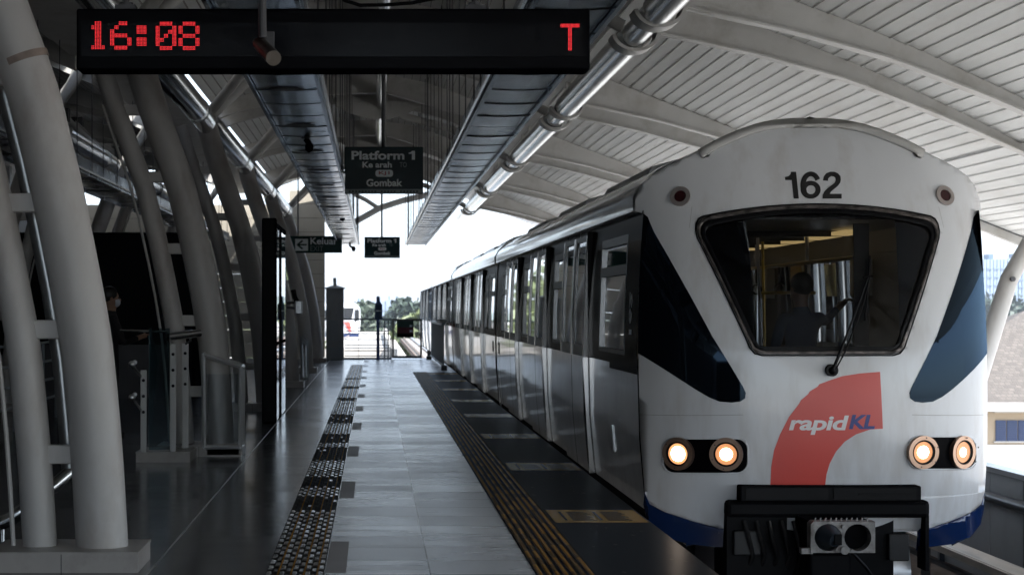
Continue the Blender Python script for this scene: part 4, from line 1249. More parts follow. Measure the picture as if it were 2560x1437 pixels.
def car(y0, y1, bays, front, name='car_body'):
    """y0..y1 outer body; bays = y of each door start"""
    body = MB()
    # roof
    full = RP + [(-u, z) for u, z in RP[-2::-1]]
    ys = [y0, y1]
    for a, b in zip(full, full[1:]):
        body.add([(TC+a[0],y0,a[1]),(TC+b[0],y0,b[1]),(TC+b[0],y1,b[1]),(TC+a[0],y1,a[1])], [(0,1,2,3)])
    if front:
        # close the gap between the roof section and the hood of the nose
        for sgn in (-1, 1):
            hp = [(1.33,2.25),(1.325,2.33),(1.29,2.43),(1.22,2.51),(1.13,2.57),(1.0,2.635),(.67,2.79),(.35,2.905),(0,2.936)]
            rp = [(1.335,2.252),(1.335,2.36),(1.28,2.45),(1.22,2.51),(1.14,2.575),(1.0,2.645),(.8,2.72),(.5,2.80),(0,2.84)]
            rp2 = [(u, z + (.08*(1-u/1.1) if u < 1.1 else 0)) for u, z in rp]
            for i in range(8):
                A = [Vector((TC+sgn*q[0], YF(q[0], q[1]), q[1])) for q in (hp[i], hp[i+1])]
                Bm = [Vector((TC+sgn*q[0], 15.3, q[1])) for q in (rp2[i], rp2[i+1])]
                B = [Vector((TC+sgn*q[0], y0+.8, q[1])) for q in (rp[i], rp[i+1])]
                body.add([A[0],A[1],Bm[1],Bm[0]], [(0,1,2,3)]); body.add([Bm[0],Bm[1],B[1],B[0]], [(0,1,2,3)])
    bo = body.build(name, M['train_side'], train, smooth=True)
    # roof equipment
    mb = MB()
    for k in range(3):
        ya = y0 + 2.2 + k*5.0
        if ya + 3.2 < y1:
            vs = []
            pr_ = [(-.92,2.66),(-.86,2.765),(-.5,2.865),(.5,2.865),(.86,2.765),(.92,2.66)]
            mb = MB(); mb.prism([(TC+p[0],p[1]) for p in pr_], ya, ya+3.2); mb.build('roof_unit', M['train_roof'], bo)
    for s in (-1, 1):
        lower = MB(); black = MB(); dark = MB(); glassm = MB(); rim = MB()
        ystart = 14.31 if front else y0
        # inner dark backing behind the joints
        side_quad(dark, s, ystart+.1, y1, -.08, 1.06, -.03)
        # lower panels
        cuts = []
        prev = ystart
        for b in bays:
            cuts.append((prev, b-.035)); cuts.append((b+.035, b+1.065)); cuts.append((b+1.085, b+4.2 if b != bays[-1] else b+4.2)); prev = b+4.25+.0
            if b != bays[-1]: cuts[-1] = (b+1.085, b+4.215-.0)
        cl = []
        prev = ystart
        for b in bays:
            if b > prev + .2: cl.append((prev, b-.10))
            cl.append((b+2.14, b+4.15)); prev = b+4.25
        if y1 > prev + .1: cl.append((prev, y1))
        for a_, b_ in cl: lower = MB(); side_quad(lower, s, a_, b_, -.03, 1.05, 0); lower.build('lower_panel', M['train_side'], bo, recalc=False)
        # proud rims beside door joints
        # upper band
        segs = []
        def window(a_, b_, cab=False):
            zb, zt = (1.13, 2.10)
            side_quad(black, s, a_, b_, 1.05, zb, .002); side_quad(black, s, a_, b_, zt, 2.25, .002)
            tr_z = (1.72, 1.80) if not cab else (1.78, 1.86)
            frame = MB()
            side_band(frame, s, a_, b_, tr_z[0], tr_z[1], .008)
            side_band(frame, s, a_, b_, zt-.07, zt, .006); side_band(frame, s, a_, b_, zb, zb+.035, .006)
            side_band(frame, s, a_, a_+.035, zb+.035, zt-.07, .006); side_band(frame, s, b_-.035, b_, zb+.035, zt-.07, .006)
            side_quad(frame, s, a_, b_, zb, zt, -.02, 1)
            frame.build('side_window', [M['win_frame'], M['win_glass']], bo, recalc=False)
        def leaf(a_, b_):
            zb, zt = 1.16, 2.14
            dfr = MB()
            g = .13; o = .045
            side_quad(black, s, a_, b_, 2.19, 2.25, -.0)
            side_band(dfr, s, a_, a_+.05, 1.055, 2.19, .004+o); side_band(dfr, s, b_-.05, b_, 1.055, 2.19, .004+o)
            side_quad(dfr, s, a_+.05, a_+g, 1.055, 2.19, -.004+o, 1); side_quad(dfr, s, b_-g, b_-.05, 1.055, 2.19, -.004+o, 1)
            side_quad(dfr, s, a_+g, b_-g, 1.055, zb, -.004+o, 1); side_quad(dfr, s, a_+g, b_-g, zt, 2.19, -.004+o, 1)
            side_quad(dfr, s, a_+g, b_-g, zb, zt, -.018+o, 2)
            side_quad(dfr, s, a_+.01, b_, -.03, 1.055, o, 3)
            dfr.build('door_leaf', [M['door_frame'], M['win_frame'], M['win_glass'], M['train_side']], bo, recalc=False)
        def jamb(y_):
            jm = MB(); side_band(jm, s, y_-.03, y_+.012, -.03, 2.22, .052); jm.build('door_seal', M['rubber'], bo, recalc=False)
            jm = MB(); side_band(jm, s, y_-.034, y_-.006, -.03, 1.05, .058); jm.build('door_rim', M['door_frame'], bo, recalc=False)
        def blk(a_, b_): side_quad(black, s, a_, b_, 1.05, 2.25, .002)
        lead = []
        if front:
            blk(14.31, 15.05); window(15.05, 16.75, True); blk(16.75, bays[0])
            side_quad(black, s, 14.31, 16.0, 1.0, 1.05, .002)
        else:
            b0 = bays[0]
            blk(y0, y0+.35); window(y0+.35, y0+1.75); blk(y0+1.75, y0+2.2); window(y0+2.2, b0-.45); blk(b0-.45, b0)
        for b in bays:
            jamb(b)
            leaf(b+.02, b+1.06); leaf(b+1.085, b+2.13); blk(b+2.13, b+2.2); window(b+2.2, b+3.5); blk(b+3.5, b+4.25)
        blk(bays[-1]+4.25, y1) if y1 > bays[-1]+4.25 else None
        black.build('window_band', M['train_black'], bo, recalc=False)
        dark.build('joint_backing', M['kiosk'], bo, recalc=False)
        sk = MB(); side_quad(sk, s, ystart+.2, y1, -.12, -.035, -.012); sk.add([(TC+s*1.23,ystart+.2,-.12),(TC+s*1.23,y1,-.12),(TC+s*.9,y1,-.13),(TC+s*.9,ystart+.2,-.13)],[(0,1,2,3)]); sk.build('sill', M['rubber'], bo, recalc=False)
    # ends and floor
    mb = MB()
    mb.box((TC-1.22,(14.6 if front else y0+.02),-.13),(TC+1.22,y1-.02,-.005)); mb.build('floor', M['int_floor'], bo)
    mb = MB()
    ends = [y1-.03] + ([] if front else [y0+.01])
    pe = [(1.25,-.05),(1.31,1.0),(1.27,2.25),(1.3,2.3),(1.28,2.46),(1.1,2.64),(0,2.82)]
    pe = pe + [(-u, z) for u, z in pe[-2::-1]]
    for yy in ends:
        mb = MB(); mb.prism([(TC+u, z) for u, z in pe], yy, yy+.02); mb.build('end_wall', M['train_side'] , bo)
    mb = MB(); mb.box((TC-1.0,(15.4 if front else y0+.4),-.75),(TC+1.0,y1-.4,-.14)); mb.build('underframe', M['black_metal'], bo)
    # inner ceiling
    mb = MB(); mb.box((TC-1.24,(14.75 if front else y0+.05),2.2),(TC+1.24,y1-.05,2.22)); mb.build('inner_ceiling', M['int_ceiling'], bo)
    return bo
PITCH = 17.4
fb = car(14.5, 30.75, [17.6, 21.85, 26.1], True)
for k in range(3):
    j = 31.15 + PITCH*k
    car(j, j+16.85, [j+3.45, j+7.7, j+11.95], False)
    # gangway bellows
mb = MB()
for k in range(3):
    j = 30.75 + PITCH*k
    mb.box((TC-1.12,j-.0,-.1),(TC+1.12,j+.42,2.5))
    for q in range(5): mb.box((TC-1.16,j+.04+q*.08,-.1),(TC+1.16,j+.07+q*.08,2.54))
mb.build('gangway_bellows', M['rubber'], train)
# small fittings on the near side
mb = MB(); side_band(mb, -1, 15.85, 15.93, .30, .52, .012); mb.build('latch_cover', M['alu'], fb)
for yy in (31.6, 30.1):
    mb = MB(); side_band(mb, -1, yy, yy+.22, .78, .96, .006); mb.build('side_lamp', M['rubber'], fb)
# the side fleet number, vertical
vs, fs = fit_text('162', 0, 1, 0, 1, .03)
mb = MB()
for v in vs: pass
mb.add([(TC-(W(1.30+v[0]*.33)+.006), 14.62+.16*(1-v[1]), 1.30+v[0]*.33) for v in vs], fs)
mb.build('side_number', M['sign_text'], fb, recalc=False)

# interior of the leading car
for s_ in (-1, 1):
    inn = MB(); inn.box((TC+s_*1.2,22.5,0),(TC+s_*.62,22.56,2.2)); inn.build('partition', M['int_wall'], fb)
for s in (-1, 1):
    mb = MB()
    for b in (15.2, 19.85, 24.1):
        if b > 15.5: mb.bbox((TC+s*.78,b,.38),(TC+s*1.22,b+1.9,.46), .02); mb.bbox((TC+s*1.14,b,.46),(TC+s*1.24,b+1.9,1.05), .02)
    mb.build('bench', M['seat'], fb)
mb = MB()
for b in (17.5, 19.8, 21.7, 24.0, 26.0):
    for s in (-1, 1): mb.tube([(TC+s*.70,b,0),(TC+s*.70,b,2.2)], .018, 8)
mb.tube([(TC-.1,18.7,0),(TC-.1,18.7,2.2)], .018, 8)
mb.build('grab_pole', M['brushed'], fb, smooth=True)
mb = MB()
for s in (-1, 1): mb.tube([(TC+s*.62,15.4,1.92),(TC+s*.62,30,1.92)], .018, 8)
mb.tube([(TC-.95,16.4,1.62),(TC-.45,16.4,1.62)], .014, 8); mb.tube([(TC+.05,16.4,1.64),(TC+.52,16.4,1.64)], .014, 8)
mb.build('handrail', M['yellow_rail'], fb, smooth=True)
mb = MB()
for k in range(10):
    for s in (-1, 1):
        yy = 17.2+k*1.1; mb.tube([(TC+s*.62,yy,1.92),(TC+s*.62,yy,1.76)], .012, 6); mb.ring((TC+s*.62,yy,1.70),(0,1,0),.04,.055,.02,14)
mb.build('hanging_strap', M['rubber'], fb)
mb = MB()
for s in (-1, 1):
    mb.box((TC+s*.78,16.4,2.155),(TC+s*.93,29.5,2.19))
mb.build('ceiling_light', M['int_light'], fb)
for k in range(12):
    mb = MB(); mb.box((TC-1.0,16.9+k*1.05,2.15),(TC+1.0,16.94+k*1.05,2.2)); mb.build('ceiling_fin', M['rubber'], fb)
for k, (yy, xx) in enumerate(((17.2,.2),(18.2,.45),(20.0,-.1),(21.6,.3))):
    mb = MB(); mb.tube([(TC+xx,yy,0),(TC+xx,yy,1.3),(TC+xx-.02,yy,2.15)], .014, 8); mb.build('grab_pole', M['yellow_rail'] if k % 2 else M['brushed'], fb, smooth=True)
for k, yy in enumerate((17.0, 19.5, 21.2, 23.6)):
    mb = MB(); mb.box((TC+1.10,yy,1.62),(TC+1.19,yy+.5,1.95)); mb.build('advert_panel', mat('advert_panel', (.3,.22,.08) if k % 2 else (.28,.3,.32), .5), fb)
mb = MB(); mb.box((TC+.50,15.0,.05),(TC+.62,15.04,2.18)); mb.box((TC-1.0,14.55,0.0),(TC+1.0,14.9,.95)); mb.build('driver_desk', M['int_wall'], fb)
for s in (-1, 1):     # inner wall lining below and between the windows
    mb = MB()
    mb.box((TC+s*1.20,14.9,.0),(TC+s*1.235,30.6,1.10)); mb.box((TC+s*1.17,14.9,2.0),(TC+s*1.235,30.6,2.2))
    if s > 0: mb.box((TC+1.18,14.95,1.05),(TC+1.235,17.5,2.05))  # blind panel added over the far cab window to shut out daylight
    for b in (16.8, 21.1, 25.35):
        mb.box((TC+s*1.20,b,1.1),(TC+s*1.235,b+.75,2.0))
    mb.build('inner_lining', M['int_wall'], fb)

# ------------------------------------------------------------------ people (skin-modifier bodies)
def skin_mesh(chains, sub=2):
    """chains: list of (list of (pos, radius)), sharing points by position"""
    bm = bmesh.new(); lay = bm.verts.layers.skin.verify(); idx = {}
    first = None
    for ch in chains:
        prev = None
        for p, r in ch:
            key = tuple(round(c, 4) for c in p)
            if key not in idx:
                v = bm.verts.new(p); idx[key] = v
                rr = r if isinstance(r, tuple) else (r, r)
                v[lay].radius = rr
                if first is None: first = v; v[lay].use_root = True
            v = idx[key]
            if prev is not None and prev is not v:
                try: bm.edges.new((prev, v))
                except ValueError: pass
            prev = v
    me = bpy.data.meshes.new('sk'); bm.to_mesh(me); bm.free()
    o = bpy.data.objects.new('sk', me); COL.objects.link(o)
    o.modifiers.new('a', 'SKIN').use_smooth_shade = True
    ms = o.modifiers.new('b', 'SUBSURF'); ms.levels = sub; ms.render_levels = sub
    dg = bpy.context.evaluated_depsgraph_get()
    res = bpy.data.meshes.new_from_object(o.evaluated_get(dg))
    vs = [v.co.copy() for v in res.vertices]; fs = [tuple(p.vertices) for p in res.polygons]
    bpy.data.objects.remove(o); bpy.data.meshes.remove(me); bpy.data.meshes.remove(res)
    return vs, fs
def person(base, facing, label, skinm, clothm, legm, armR, armL, hair_m, height=1.72, mask=False, phone=False):
    """armR/armL: elbow and hand in body coordinates (x right, y forward, z up)"""
    k = height/1.72
    root = empty('person', base, label, 'person')
    Mx = Matrix.Rotation(facing, 4, 'Z')
    def T(vs): return [Vector(base) + Mx @ (Vector(v)*k) for v in vs]
    body = MB()
    pel = (0,0,.92)
    sh = 1.42
    chains = [[(pel,(.15,.10)),((0,.0,1.08),(.135,.095)),((0,0,1.28),(.165,.11)),((0,-.01,1.42),(.10,.08)),((0,0,1.50),.052),((0,.015,1.57),(.07,.085)),((0,.01,1.65),(.078,.098)),((0,0,1.70),(.055,.07))]]
    for s, (el, ha) in ((1, armR), (-1, armL)):
        e = (el[0]*1.0, el[1], el[2]); h = ha
        chains.append([((0,0,1.28),(.165,.11)),((s*.17,0,1.40),.06),(e,.042),(h,.028)])
        # palm and fingers
        d = (Vector(h)-Vector(e)).normalized(); palm = Vector(h)+d*.06
        chains.append([(h,.028),(tuple(palm),(.036,.018))])
    for s in (1, -1):
        chains.append([(pel,(.15,.10)),((s*.09,0,.86),.095),((s*.10,.02,.48),.06),((s*.10,-.01,.09),.042),((s*.10,.06,.04),(.045,.035)),((s*.105,.15,.03),(.04,.022))])
    vs, fs = skin_mesh(chains)
    body.add(T(vs), fs)
    # split materials by height: skin above the collar and on hands
    mi = []
    for f in fs:
        c = sum((vs[i] for i in f), Vector())/len(f)
        m_ = 1
        if c.z > 1.475 and abs(c.x) < .12: m_ = 0
        if c.z < .90 and abs(c.x) < .25: m_ = 2
        for el, ha in (armR, armL):
            if (c-Vector(ha)).length < .09: m_ = 0
        if c.z < .07: m_ = 3
        mi.append(m_)
    body.m = mi
    for s, (el, ha) in ((1, armR), (-1, armL)):
        d = (Vector(ha)-Vector(el)).normalized(); palm = Vector(ha)+d*.075
        side = d.cross(Vector((0,0,1)));  side = side.normalized() if side.length > .1 else Vector((0,1,0))
        up = side.cross(d).normalized()
        for q, ln in ((-.027,.062),(-.009,.072),(.009,.068),(.027,.052)):
            b_ = palm + side*q; bend = -up
            v2, f2 = skin_mesh([[(tuple(b_),.0095),(tuple(b_+d*ln*.45+bend*.008),.009),(tuple(b_+d*ln*.75+bend*.024),.0085),(tuple(b_+d*ln*.85+bend*.045),.0075)]], 1)
            body.add(T(v2), f2, 0)
        b_ = Vector(ha)+d*.02+side*.03*(-s)
        v2, f2 = skin_mesh([[(tuple(b_),.012),(tuple(b_+d*.03+side*.02*(-s)),.0105),(tuple(b_+d*.055+side*.018*(-s)-up*.015),.009)]], 1)
        body.add(T(v2), f2, 0)
    # nose, ears, eyes
    v2, f2 = skin_mesh([[((0,.10,1.625),.008),((0,.118,1.598),.012),((0,.098,1.592),.012)]], 1); body.add(T(v2), f2, 0)
    for s in (-1, 1):
        e = MB(); e.ball((s*.083,0,1.61), .03, 10, (.35,.6,1)); body.add(T(e.v), e.f, 0)
        e = MB(); e.ball((s*.032,.093,1.628), .011, 8); body.add(T(e.v), e.f, 4)
    e = MB(); e.ball((0,.096,1.555), .022, 10, (1,.4,.35)); body.add(T(e.v), e.f, 5)
    body.build('body', [skinm, clothm, legm, M['rubber'], M['ink'], mat('lip', (.3,.12,.1), .5)], root, smooth=True, recalc=False)
    h = MB(); h.ball((0,-.018,1.668), .098, 20, (.92,1.05,1.0))
    hv = [v for v in h.v]; hf = [f for f in h.f if not (sum(hv[i][1] for i in f)/4 > .055 and sum(hv[i][2] for i in f)/4 < 1.70)]
    h2 = MB(); h2.add(T(hv), hf); h2.build('hair', hair_m, root, smooth=True, recalc=False)
    if mask:
        m2 = MB(); m2.ball((0,.045,1.575), .082, 16, (.88,.85,.72))
        mf = [f for f in m2.f if sum(m2.v[i][1] for i in f)/4 > .05]
        m3 = MB(); m3.add(T(m2.v), mf); m3.build('face_mask', M['mask_white'], root, smooth=True, recalc=False)
    return root, T
# masked traveller behind the nearest columns, looking at a phone
pb = (-3.08, 22.0, 0)
person(pb, R(-75), 'masked person in dark clothes holding a phone behind the nearest columns', M['skin'], M['cloth_dark'], M['cloth_dark'], ((.24,.12,1.10),(.10,.36,1.18)), ((-.24,-.02,1.10),(-.25,.05,.84)), M['hair'], 1.72, mask=True)
mb = MB(); q = Vector(pb) + Matrix.Rotation(R(-75), 4, 'Z') @ Vector((.09,.46,1.20)); mb.bbox((q.x-.005,q.y-.04,q.z-.05),(q.x+.005,q.y+.035,q.z+.09), .004)
tag(mb.build('phone', M['board_black']), 'dark phone in the hand of the masked person', 'phone')
# passenger inside the train behind the windshield, back turned
person((TC+.20, 15.55, 0), R(20), 'person in a blue shirt inside the train with one arm raised', M['skin'], M['cloth_blue'], M['cloth_dark'], ((.30,.12,1.36),(.52,.20,1.50)), ((-.25,.0,1.12),(-.25,.12,.88)), M['hair'], 1.76)

# ------------------------------------------------------------------ left concourse furniture
# near handrail (stainless), elbow seen between the first two columns
hr = empty('stair_handrail', P(60, 1330, 12.2), 'bent stainless handrail behind the foot of the nearest columns', 'handrail')
mb = MB(); mb.tube([P(186,1150,12.2),P(176,1178,12.15),P(140,1210,12.1),P(60,1272,12.0),P(25,1298,12.0),P(0,1308,12.0),P(-60,1330,12.0)], [.045]*7, 14); mb.build('rail', M['steel'], hr, smooth=True)
mb = MB(); mb.tube([P(5,1312,12.0),(P(5,1312,12.0).x,12.0,.02)], .02, 10); mb.build('post', M['steel'], hr, smooth=True)

gb = empty('glass_barrier', (-2.05, 18.7, 0), 'glass barrier with drilled stainless posts on a low tiled plinth', 'barrier')
mb = MB(); mb.box((-2.33,18.4,0),(-1.8,19.08,.09)); mb.box((-2.335,18.395,.09),(-1.795,19.08,.10)); mb.build('plinth', M['plinth'], gb)
def post(px0, px1, py0, d, base=.1, holes=3, flip=False):
    a = P(px0, py0, d); b = P(px1, py0, d)
    mb = MB(); mb.bbox((a.x,d,base),(b.x,d+.02,a.z), .003)
    po = mb.build('post', M['post_metal'], gb)
    cx = (a.x+b.x)/2
    for k in range(holes):
        mb = MB(); mb.tube([(cx,d-.003,a.z-.10-.155*k),(cx,d+.001,a.z-.10-.155*k)], .016, 12); mb.build('hole', M['kiosk'], po)
    return a, b
post(351,366,925,18.42); post(425,440,860,18.5); post(455,471,858,18.95)
mb = MB(); a = P(372,820,18.45); b = P(424,820,18.45)
mb.box((a.x,18.46,.12),(b.x,18.472,a.z)); mb.build('glass_panel', M['clear_glass'], gb)
mb = MB(); mb.prism([(P(x,y,18.6).x,P(x,y,18.6).z) for x,y in ((373,822),(378,820),(395,905),(385,1000),(380,1110),(372,1110))], 18.6, 18.612); mb.build('glass_edge', mat('glass_edge', (.04,.06,.07), .2), gb)
mb = MB(); mb.tube([P(300,826,18.7),P(420,829,18.7)], .012, 8); mb.tube([P(418,842,18.6),P(500,832,18.8)], .04, 12); mb.tube([P(430,862,18.55),P(424,855,18.55),P(424,845,18.55)], .012, 6); mb.tube([P(463,860,18.95),P(476,852,18.95),P(476,842,18.9)], .012, 6)
mb.build('top_rail', M['steel'], gb, smooth=True)
for py in (910, 993):
    mb = MB(); c = P(330,py,18.2); mb.ball(c, .035, 12); mb.tube([c, P(340,py+15,18.3), P(352,py+30,18.42)], .012, 8); mb.tube([c, c+Vector((-.05,.6,0))], .025, 10); mb.build('rail_end', M['brushed'], gb, smooth=True)

bn = empty('litter_bin', (-1.62, 19.45, 0), 'slant-topped stainless litter bin frame with a clear bag beside the second columns', 'litter bin')
def q(px, py): p_ = P(px, py, 19.05); return (p_.x, p_.z)
mb = MB()
fr_o = [q(503,884),q(509,880),q(600,913),q(607,920),q(606,1122),q(506,1122)]
fr_i = [q(513,893),q(597,925),q(596,1112),q(515,1112)]
for a_, b_ in ((q(508,886),q(603,917)),(q(508,886),q(510,1117)),(q(602,917),q(601,1117)),(q(510,1117),q(601,1117))):
    for yy in (19.05, 19.40):
        mb.tube([(a_[0],yy,a_[1]),(b_[0],yy,b_[1])], .021, 4)
for a_ in (q(508,886),q(603,917),q(510,1117),q(601,1117)): mb.tube([(a_[0],19.05,a_[1]),(a_[0],19.4,a_[1])], .02, 4)
mb.build('frame', M['bright_metal'], bn)
mb = MB(); n = 14; vs = []; fs = []
x0b, x1b = q(516,0)[0], q(596,0)[0]; zt, zb_ = q(0,935)[1], q(0,1108)[1]
for j in range(9):
    for i in range(n*2):
        t = i/(n*2)*4; s_ = int(t); f_ = t-s_
        cx = [x0b+(x1b-x0b)*f_, x1b, x1b-(x1b-x0b)*f_, x0b][s_]; cy = [19.08, 19.08+.29*f_, 19.37, 19.37-.29*f_][s_]
        wv = .008*math.sin(i*2.3+j*.8) + .006*math.sin(i*5.1)
        vs.append((cx+wv, cy+wv, zt+(zb_-zt)*j/8))
N = n*2
for j in range(8):
    for i in range(N): fs.append((j*N+i, j*N+(i+1)%N, (j+1)*N+(i+1)%N, (j+1)*N+i))
mb.add(vs, fs); mb.build('bag', M['bag'], bn, smooth=True)
mb = MB(); mb.box((x0b,19.1,.02),(x1b,19.36,.10)); mb.build('base', M['dark_struct'], bn)

bn2 = empty('litter_bin', P(755,950,36.8), 'small steel litter bin frame leaning by the fourth columns near the Keluar sign', 'litter bin')
def q2(px, py, d=36.6): return P(px, py, d)
mb = MB()
for a_, b_ in (((752,840),(768,852)),((754,842),(757,945)),((767,852),(768,945)),((757,945),(768,945)),((752,853),(768,862))): mb.tube([q2(*a_), q2(*b_)], .03, 4)
mb.build('frame', M['alu'], bn2)
mb = MB(); a_ = q2(756,945); b_ = q2(767,862); mb.box((a_.x,36.62,a_.z),(b_.x,36.8,b_.z)); mb.build('bag', M['bag'], bn2)

# CCTV box on the fourth columns
cc = empty('wall_phone', P(745,770,36.0), 'small bright equipment box strapped to the fourth columns', 'equipment box')
mb = MB(); mb.bbox(tuple(P(738,785,35.95)), tuple(P(756,752,35.8)), .02); mb.build('box', M['alu'], cc)
mb = MB(); mb.tube([P(718,757,36.0),P(740,755,35.95)], .03, 6); mb.tube([P(718,768,36.0),P(740,770,35.95)], .03, 6); mb.build('strap', M['dark_struct'], cc)
mb = MB(); mb.tube([P(733,725,35.98),P(736,742,35.95),P(742,752,35.9)], .05, 8); mb.build('cable', M['rubber'], cc, smooth=True)

# dark glass screen along the platform
gs = empty('glass_screen', (-1.3, 25, 0), 'tall dark-framed glass screen standing left of the walkway', 'glass screen')
mb = MB(); mb.bbox((-1.48,24.8,0),(-1.29,25.0,2.70), .02); mb.build('end_post', M['kiosk'], gs)
mb = MB(); mb.box((-1.325,26.0,0),(-1.28,26.06,2.62)); mb.box((-1.325,25.0,2.58),(-1.285,27.5,2.64)); mb.box((-1.325,25.0,1.02),(-1.29,27.5,1.06)); mb.build('frame', M['kiosk'], gs)
mb = MB(); mb.box((-1.308,25.0,.02),(-1.298,27.5,2.6)); mb.build('pane', M['clear_glass'], gs)

# black booth and screens of the concourse
bk = empty('black_booth', (-4.6, 32, 0), 'large black booth behind the left columns', 'booth')
mb = MB(); mb.bbox((-8.6,31.5,0),(-3.02,34.0,2.78), .03); mb.build('body', M['kiosk'], bk)
mb = MB(); mb.box((-5.6,31.45,.0),(-3.2,31.5,.9)); mb.build('counter', M['dark_struct'], bk)
lw = empty('concourse_wall', (-9.4, 20, 0), 'dark side wall of the concourse on the far left', 'wall')
mb = MB()
for k in range(16):
    y = -10 + 4.2*k
    mb.box((-9.5,y,0),(-9.42,y+3.9,4.3)); mb.box((-9.52,y+3.9,0),(-9.40,y+4.2,5.2))  # panels made tall to cut the daylight coming in from the left
mb.build('panel', M['dark_struct'], lw)
cf = empty('concourse_railing', (-3.6, 22, 0), 'dark stair railing with rails behind the glass barrier', 'railing')
mb = MB()
for k in range(12):
    mb.tube([(-4.4,17+1.0*k,0),(-4.4,17+1.0*k,1.05)], .02, 8)
for z in (1.05,.8,.55,.3): mb.tube([(-4.4,17,z),(-4.4,28,z)], .018, 8)
mb.build('bars', M['fence_grey'], cf)

rw = empty('rear_shade_wall', (-5.3, -9, 0), 'unseen dark wall added behind the viewpoint to darken the left glass reflections', 'wall')
mb = MB(); mb.box((-9.4,-9.4,0),(-2.6,-9.2,4.2)); mb.build('panel', M['dark_struct'], rw)  # unseen wall, added so the left corner glass reflects something dark
# cream end wall
ew = empty('end_wall', (-2.0, 58, 0), 'tall cream panelled end wall past the last columns', 'wall')
mb = MB()
for k in range(12):
    z = .43*k
    mb.box((-2.62,58.0,z+.006),(-1.52,58.3,z+.424))
for k in range(4):
    z = 3.0 + .43*k
    mb.box((-11.5,58.05,z+.006),(-2.63,58.3,z+.424))
for k in range(7):
    mb.box((-11.5,58.05,.43*k+.006),(-3.04,58.3,.43*k+.424))  # lower rows added to block bright sky between the columns
mb.build('panels', mat('end_panel', (.40,.37,.31), .6, var=.08, vscale=.8, dirt=(.2,.18,.15), dirtamt=.4), ew)
mb = MB(); mb.box((-2.6,58.05,0),(-1.54,58.25,5.1)); mb.box((-11.4,58.1,3.0),(-2.6,58.25,4.7)); mb.build('joint', M['dark_struct'], ew)

# ------------------------------------------------------------------ platform end
D = 55.6
cb = empty('equipment_cabinet', P(837,900,D), 'grey steel cabinet with pitched cap and short mast at the platform end', 'cabinet')
a = P(815,899,D); b = P(859,722,D); dark_z = P(0,868,D).z
mb = MB(); mb.bbox((a.x,D,.0),(b.x,D+.5,b.z), .01); mb.build('body', M['cabinet'], cb)
mb = MB(); mb.box((a.x-.004,D-.004,0),(b.x+.004,D+.504,dark_z)); mb.build('base_band', M['fence_grey'], cb)
mb = MB(); cxx = (a.x+b.x)/2; zt = b.z
mb.add([(a.x-.05,D-.05,zt),(b.x+.05,D-.05,zt),(b.x+.05,D+.55,zt),(a.x-.05,D+.55,zt),(cxx,D+.25,zt+.13),(a.x-.05,D-.05,zt+.03),(b.x+.05,D-.05,zt+.03),(b.x+.05,D+.55,zt+.03),(a.x-.05,D+.55,zt+.03)], [(0,1,2,3),(0,1,6,5),(1,2,7,6),(2,3,8,7),(3,0,5,8),(5,6,4),(6,7,4),(7,8,4),(8,5,4)])
mb.build('cap', M['cabinet'], cb)
mb = MB(); mb.tube([(cxx,D+.25,zt+.08),(cxx-.01,D+.25,P(0,694,D).z)], .05, 10); mb.build('mast', M['fence_grey'], cb)
mb = MB(); mb.bbox((cxx-.16,D-.012,P(0,850,D).z),(cxx+.1,D-.002,P(0,800,D).z), .004); mb.build('door_plate', M['fence_grey'], cb)

D = 56.0
def X_(px, d=D): return (px-PX)*d/F
def Z_(py, d=D): return CZ+(PY-py)*d/F
fn = empty('end_fence', (X_(920), D, 0), 'grey steel railing with horizontal bars across the platform end', 'fence')
mb = MB()
mb.box((X_(812),D,Z_(800)),(X_(978),D+.05,Z_(796))); mb.box((X_(812),D-.05,0),(X_(979),D+.1,.05))
for py in (818,827,833,848,862,869,876,889): mb.box((X_(862),D+.01,Z_(py+1.6)),(X_(975),D+.04,Z_(py-.6)))
mb.build('rails', M['fence_grey'], fn)
for px in (896,960,969,976):
    mb = MB(); mb.box((X_(px),D-.005,0),(X_(px+(1 if px == 896 else 3)),D+.055,Z_(797))); mb.build('post', M['fence_grey'], fn)
gt = empty('end_gate', (X_(1017), D, 0), 'brown framed wire gate beside the blue post at the platform end', 'gate')
mb = MB()
for a_, b_ in (((980,797),(985,895)),((1050,797),(1055,895)),((985,797),(1050,802)),((985,889),(1050,895))):
    mb.box((X_(a_[0]),D-.02,Z_(b_[1])),(X_(b_[0]),D+.04,Z_(a_[1])))
mb.build('frame', M['gate_brown'], gt)
mb = MB()
for k in range(1,14):
    px = 985+65*k/14; mb.box((X_(px),D+.005,Z_(889)),(X_(px)+.004,D+.009,Z_(802)))
mb.build('wires', M['fence_grey'], gt)
np_ = empty('notice_panel', (X_(1013), D, .9), 'dark green and red notice panel hung in the end gate', 'sign')
mb = MB(); mb.box((X_(992),D-.05,Z_(818)),(X_(1034),D-.025,Z_(802))); mb.build('upper_panel', mat('np_green', (.012,.045,.035), .5), np_)
mb = MB(); mb.box((X_(992),D-.05,Z_(833)),(X_(1034),D-.025,Z_(818))); mb.build('middle_panel', mat('np_red', (.10,.012,.018), .5), np_)
mb = MB(); mb.box((X_(992),D-.05,Z_(843)),(X_(1034),D-.025,Z_(833))); mb.build('lower_panel', M['kiosk'], np_)
mb = MB()
for py in (812,825): mb.box((X_(1024),D-.055,Z_(py+5)),(X_(1030),D-.051,Z_(py)))
mb.build('white_marks', M['sign_text'], np_)

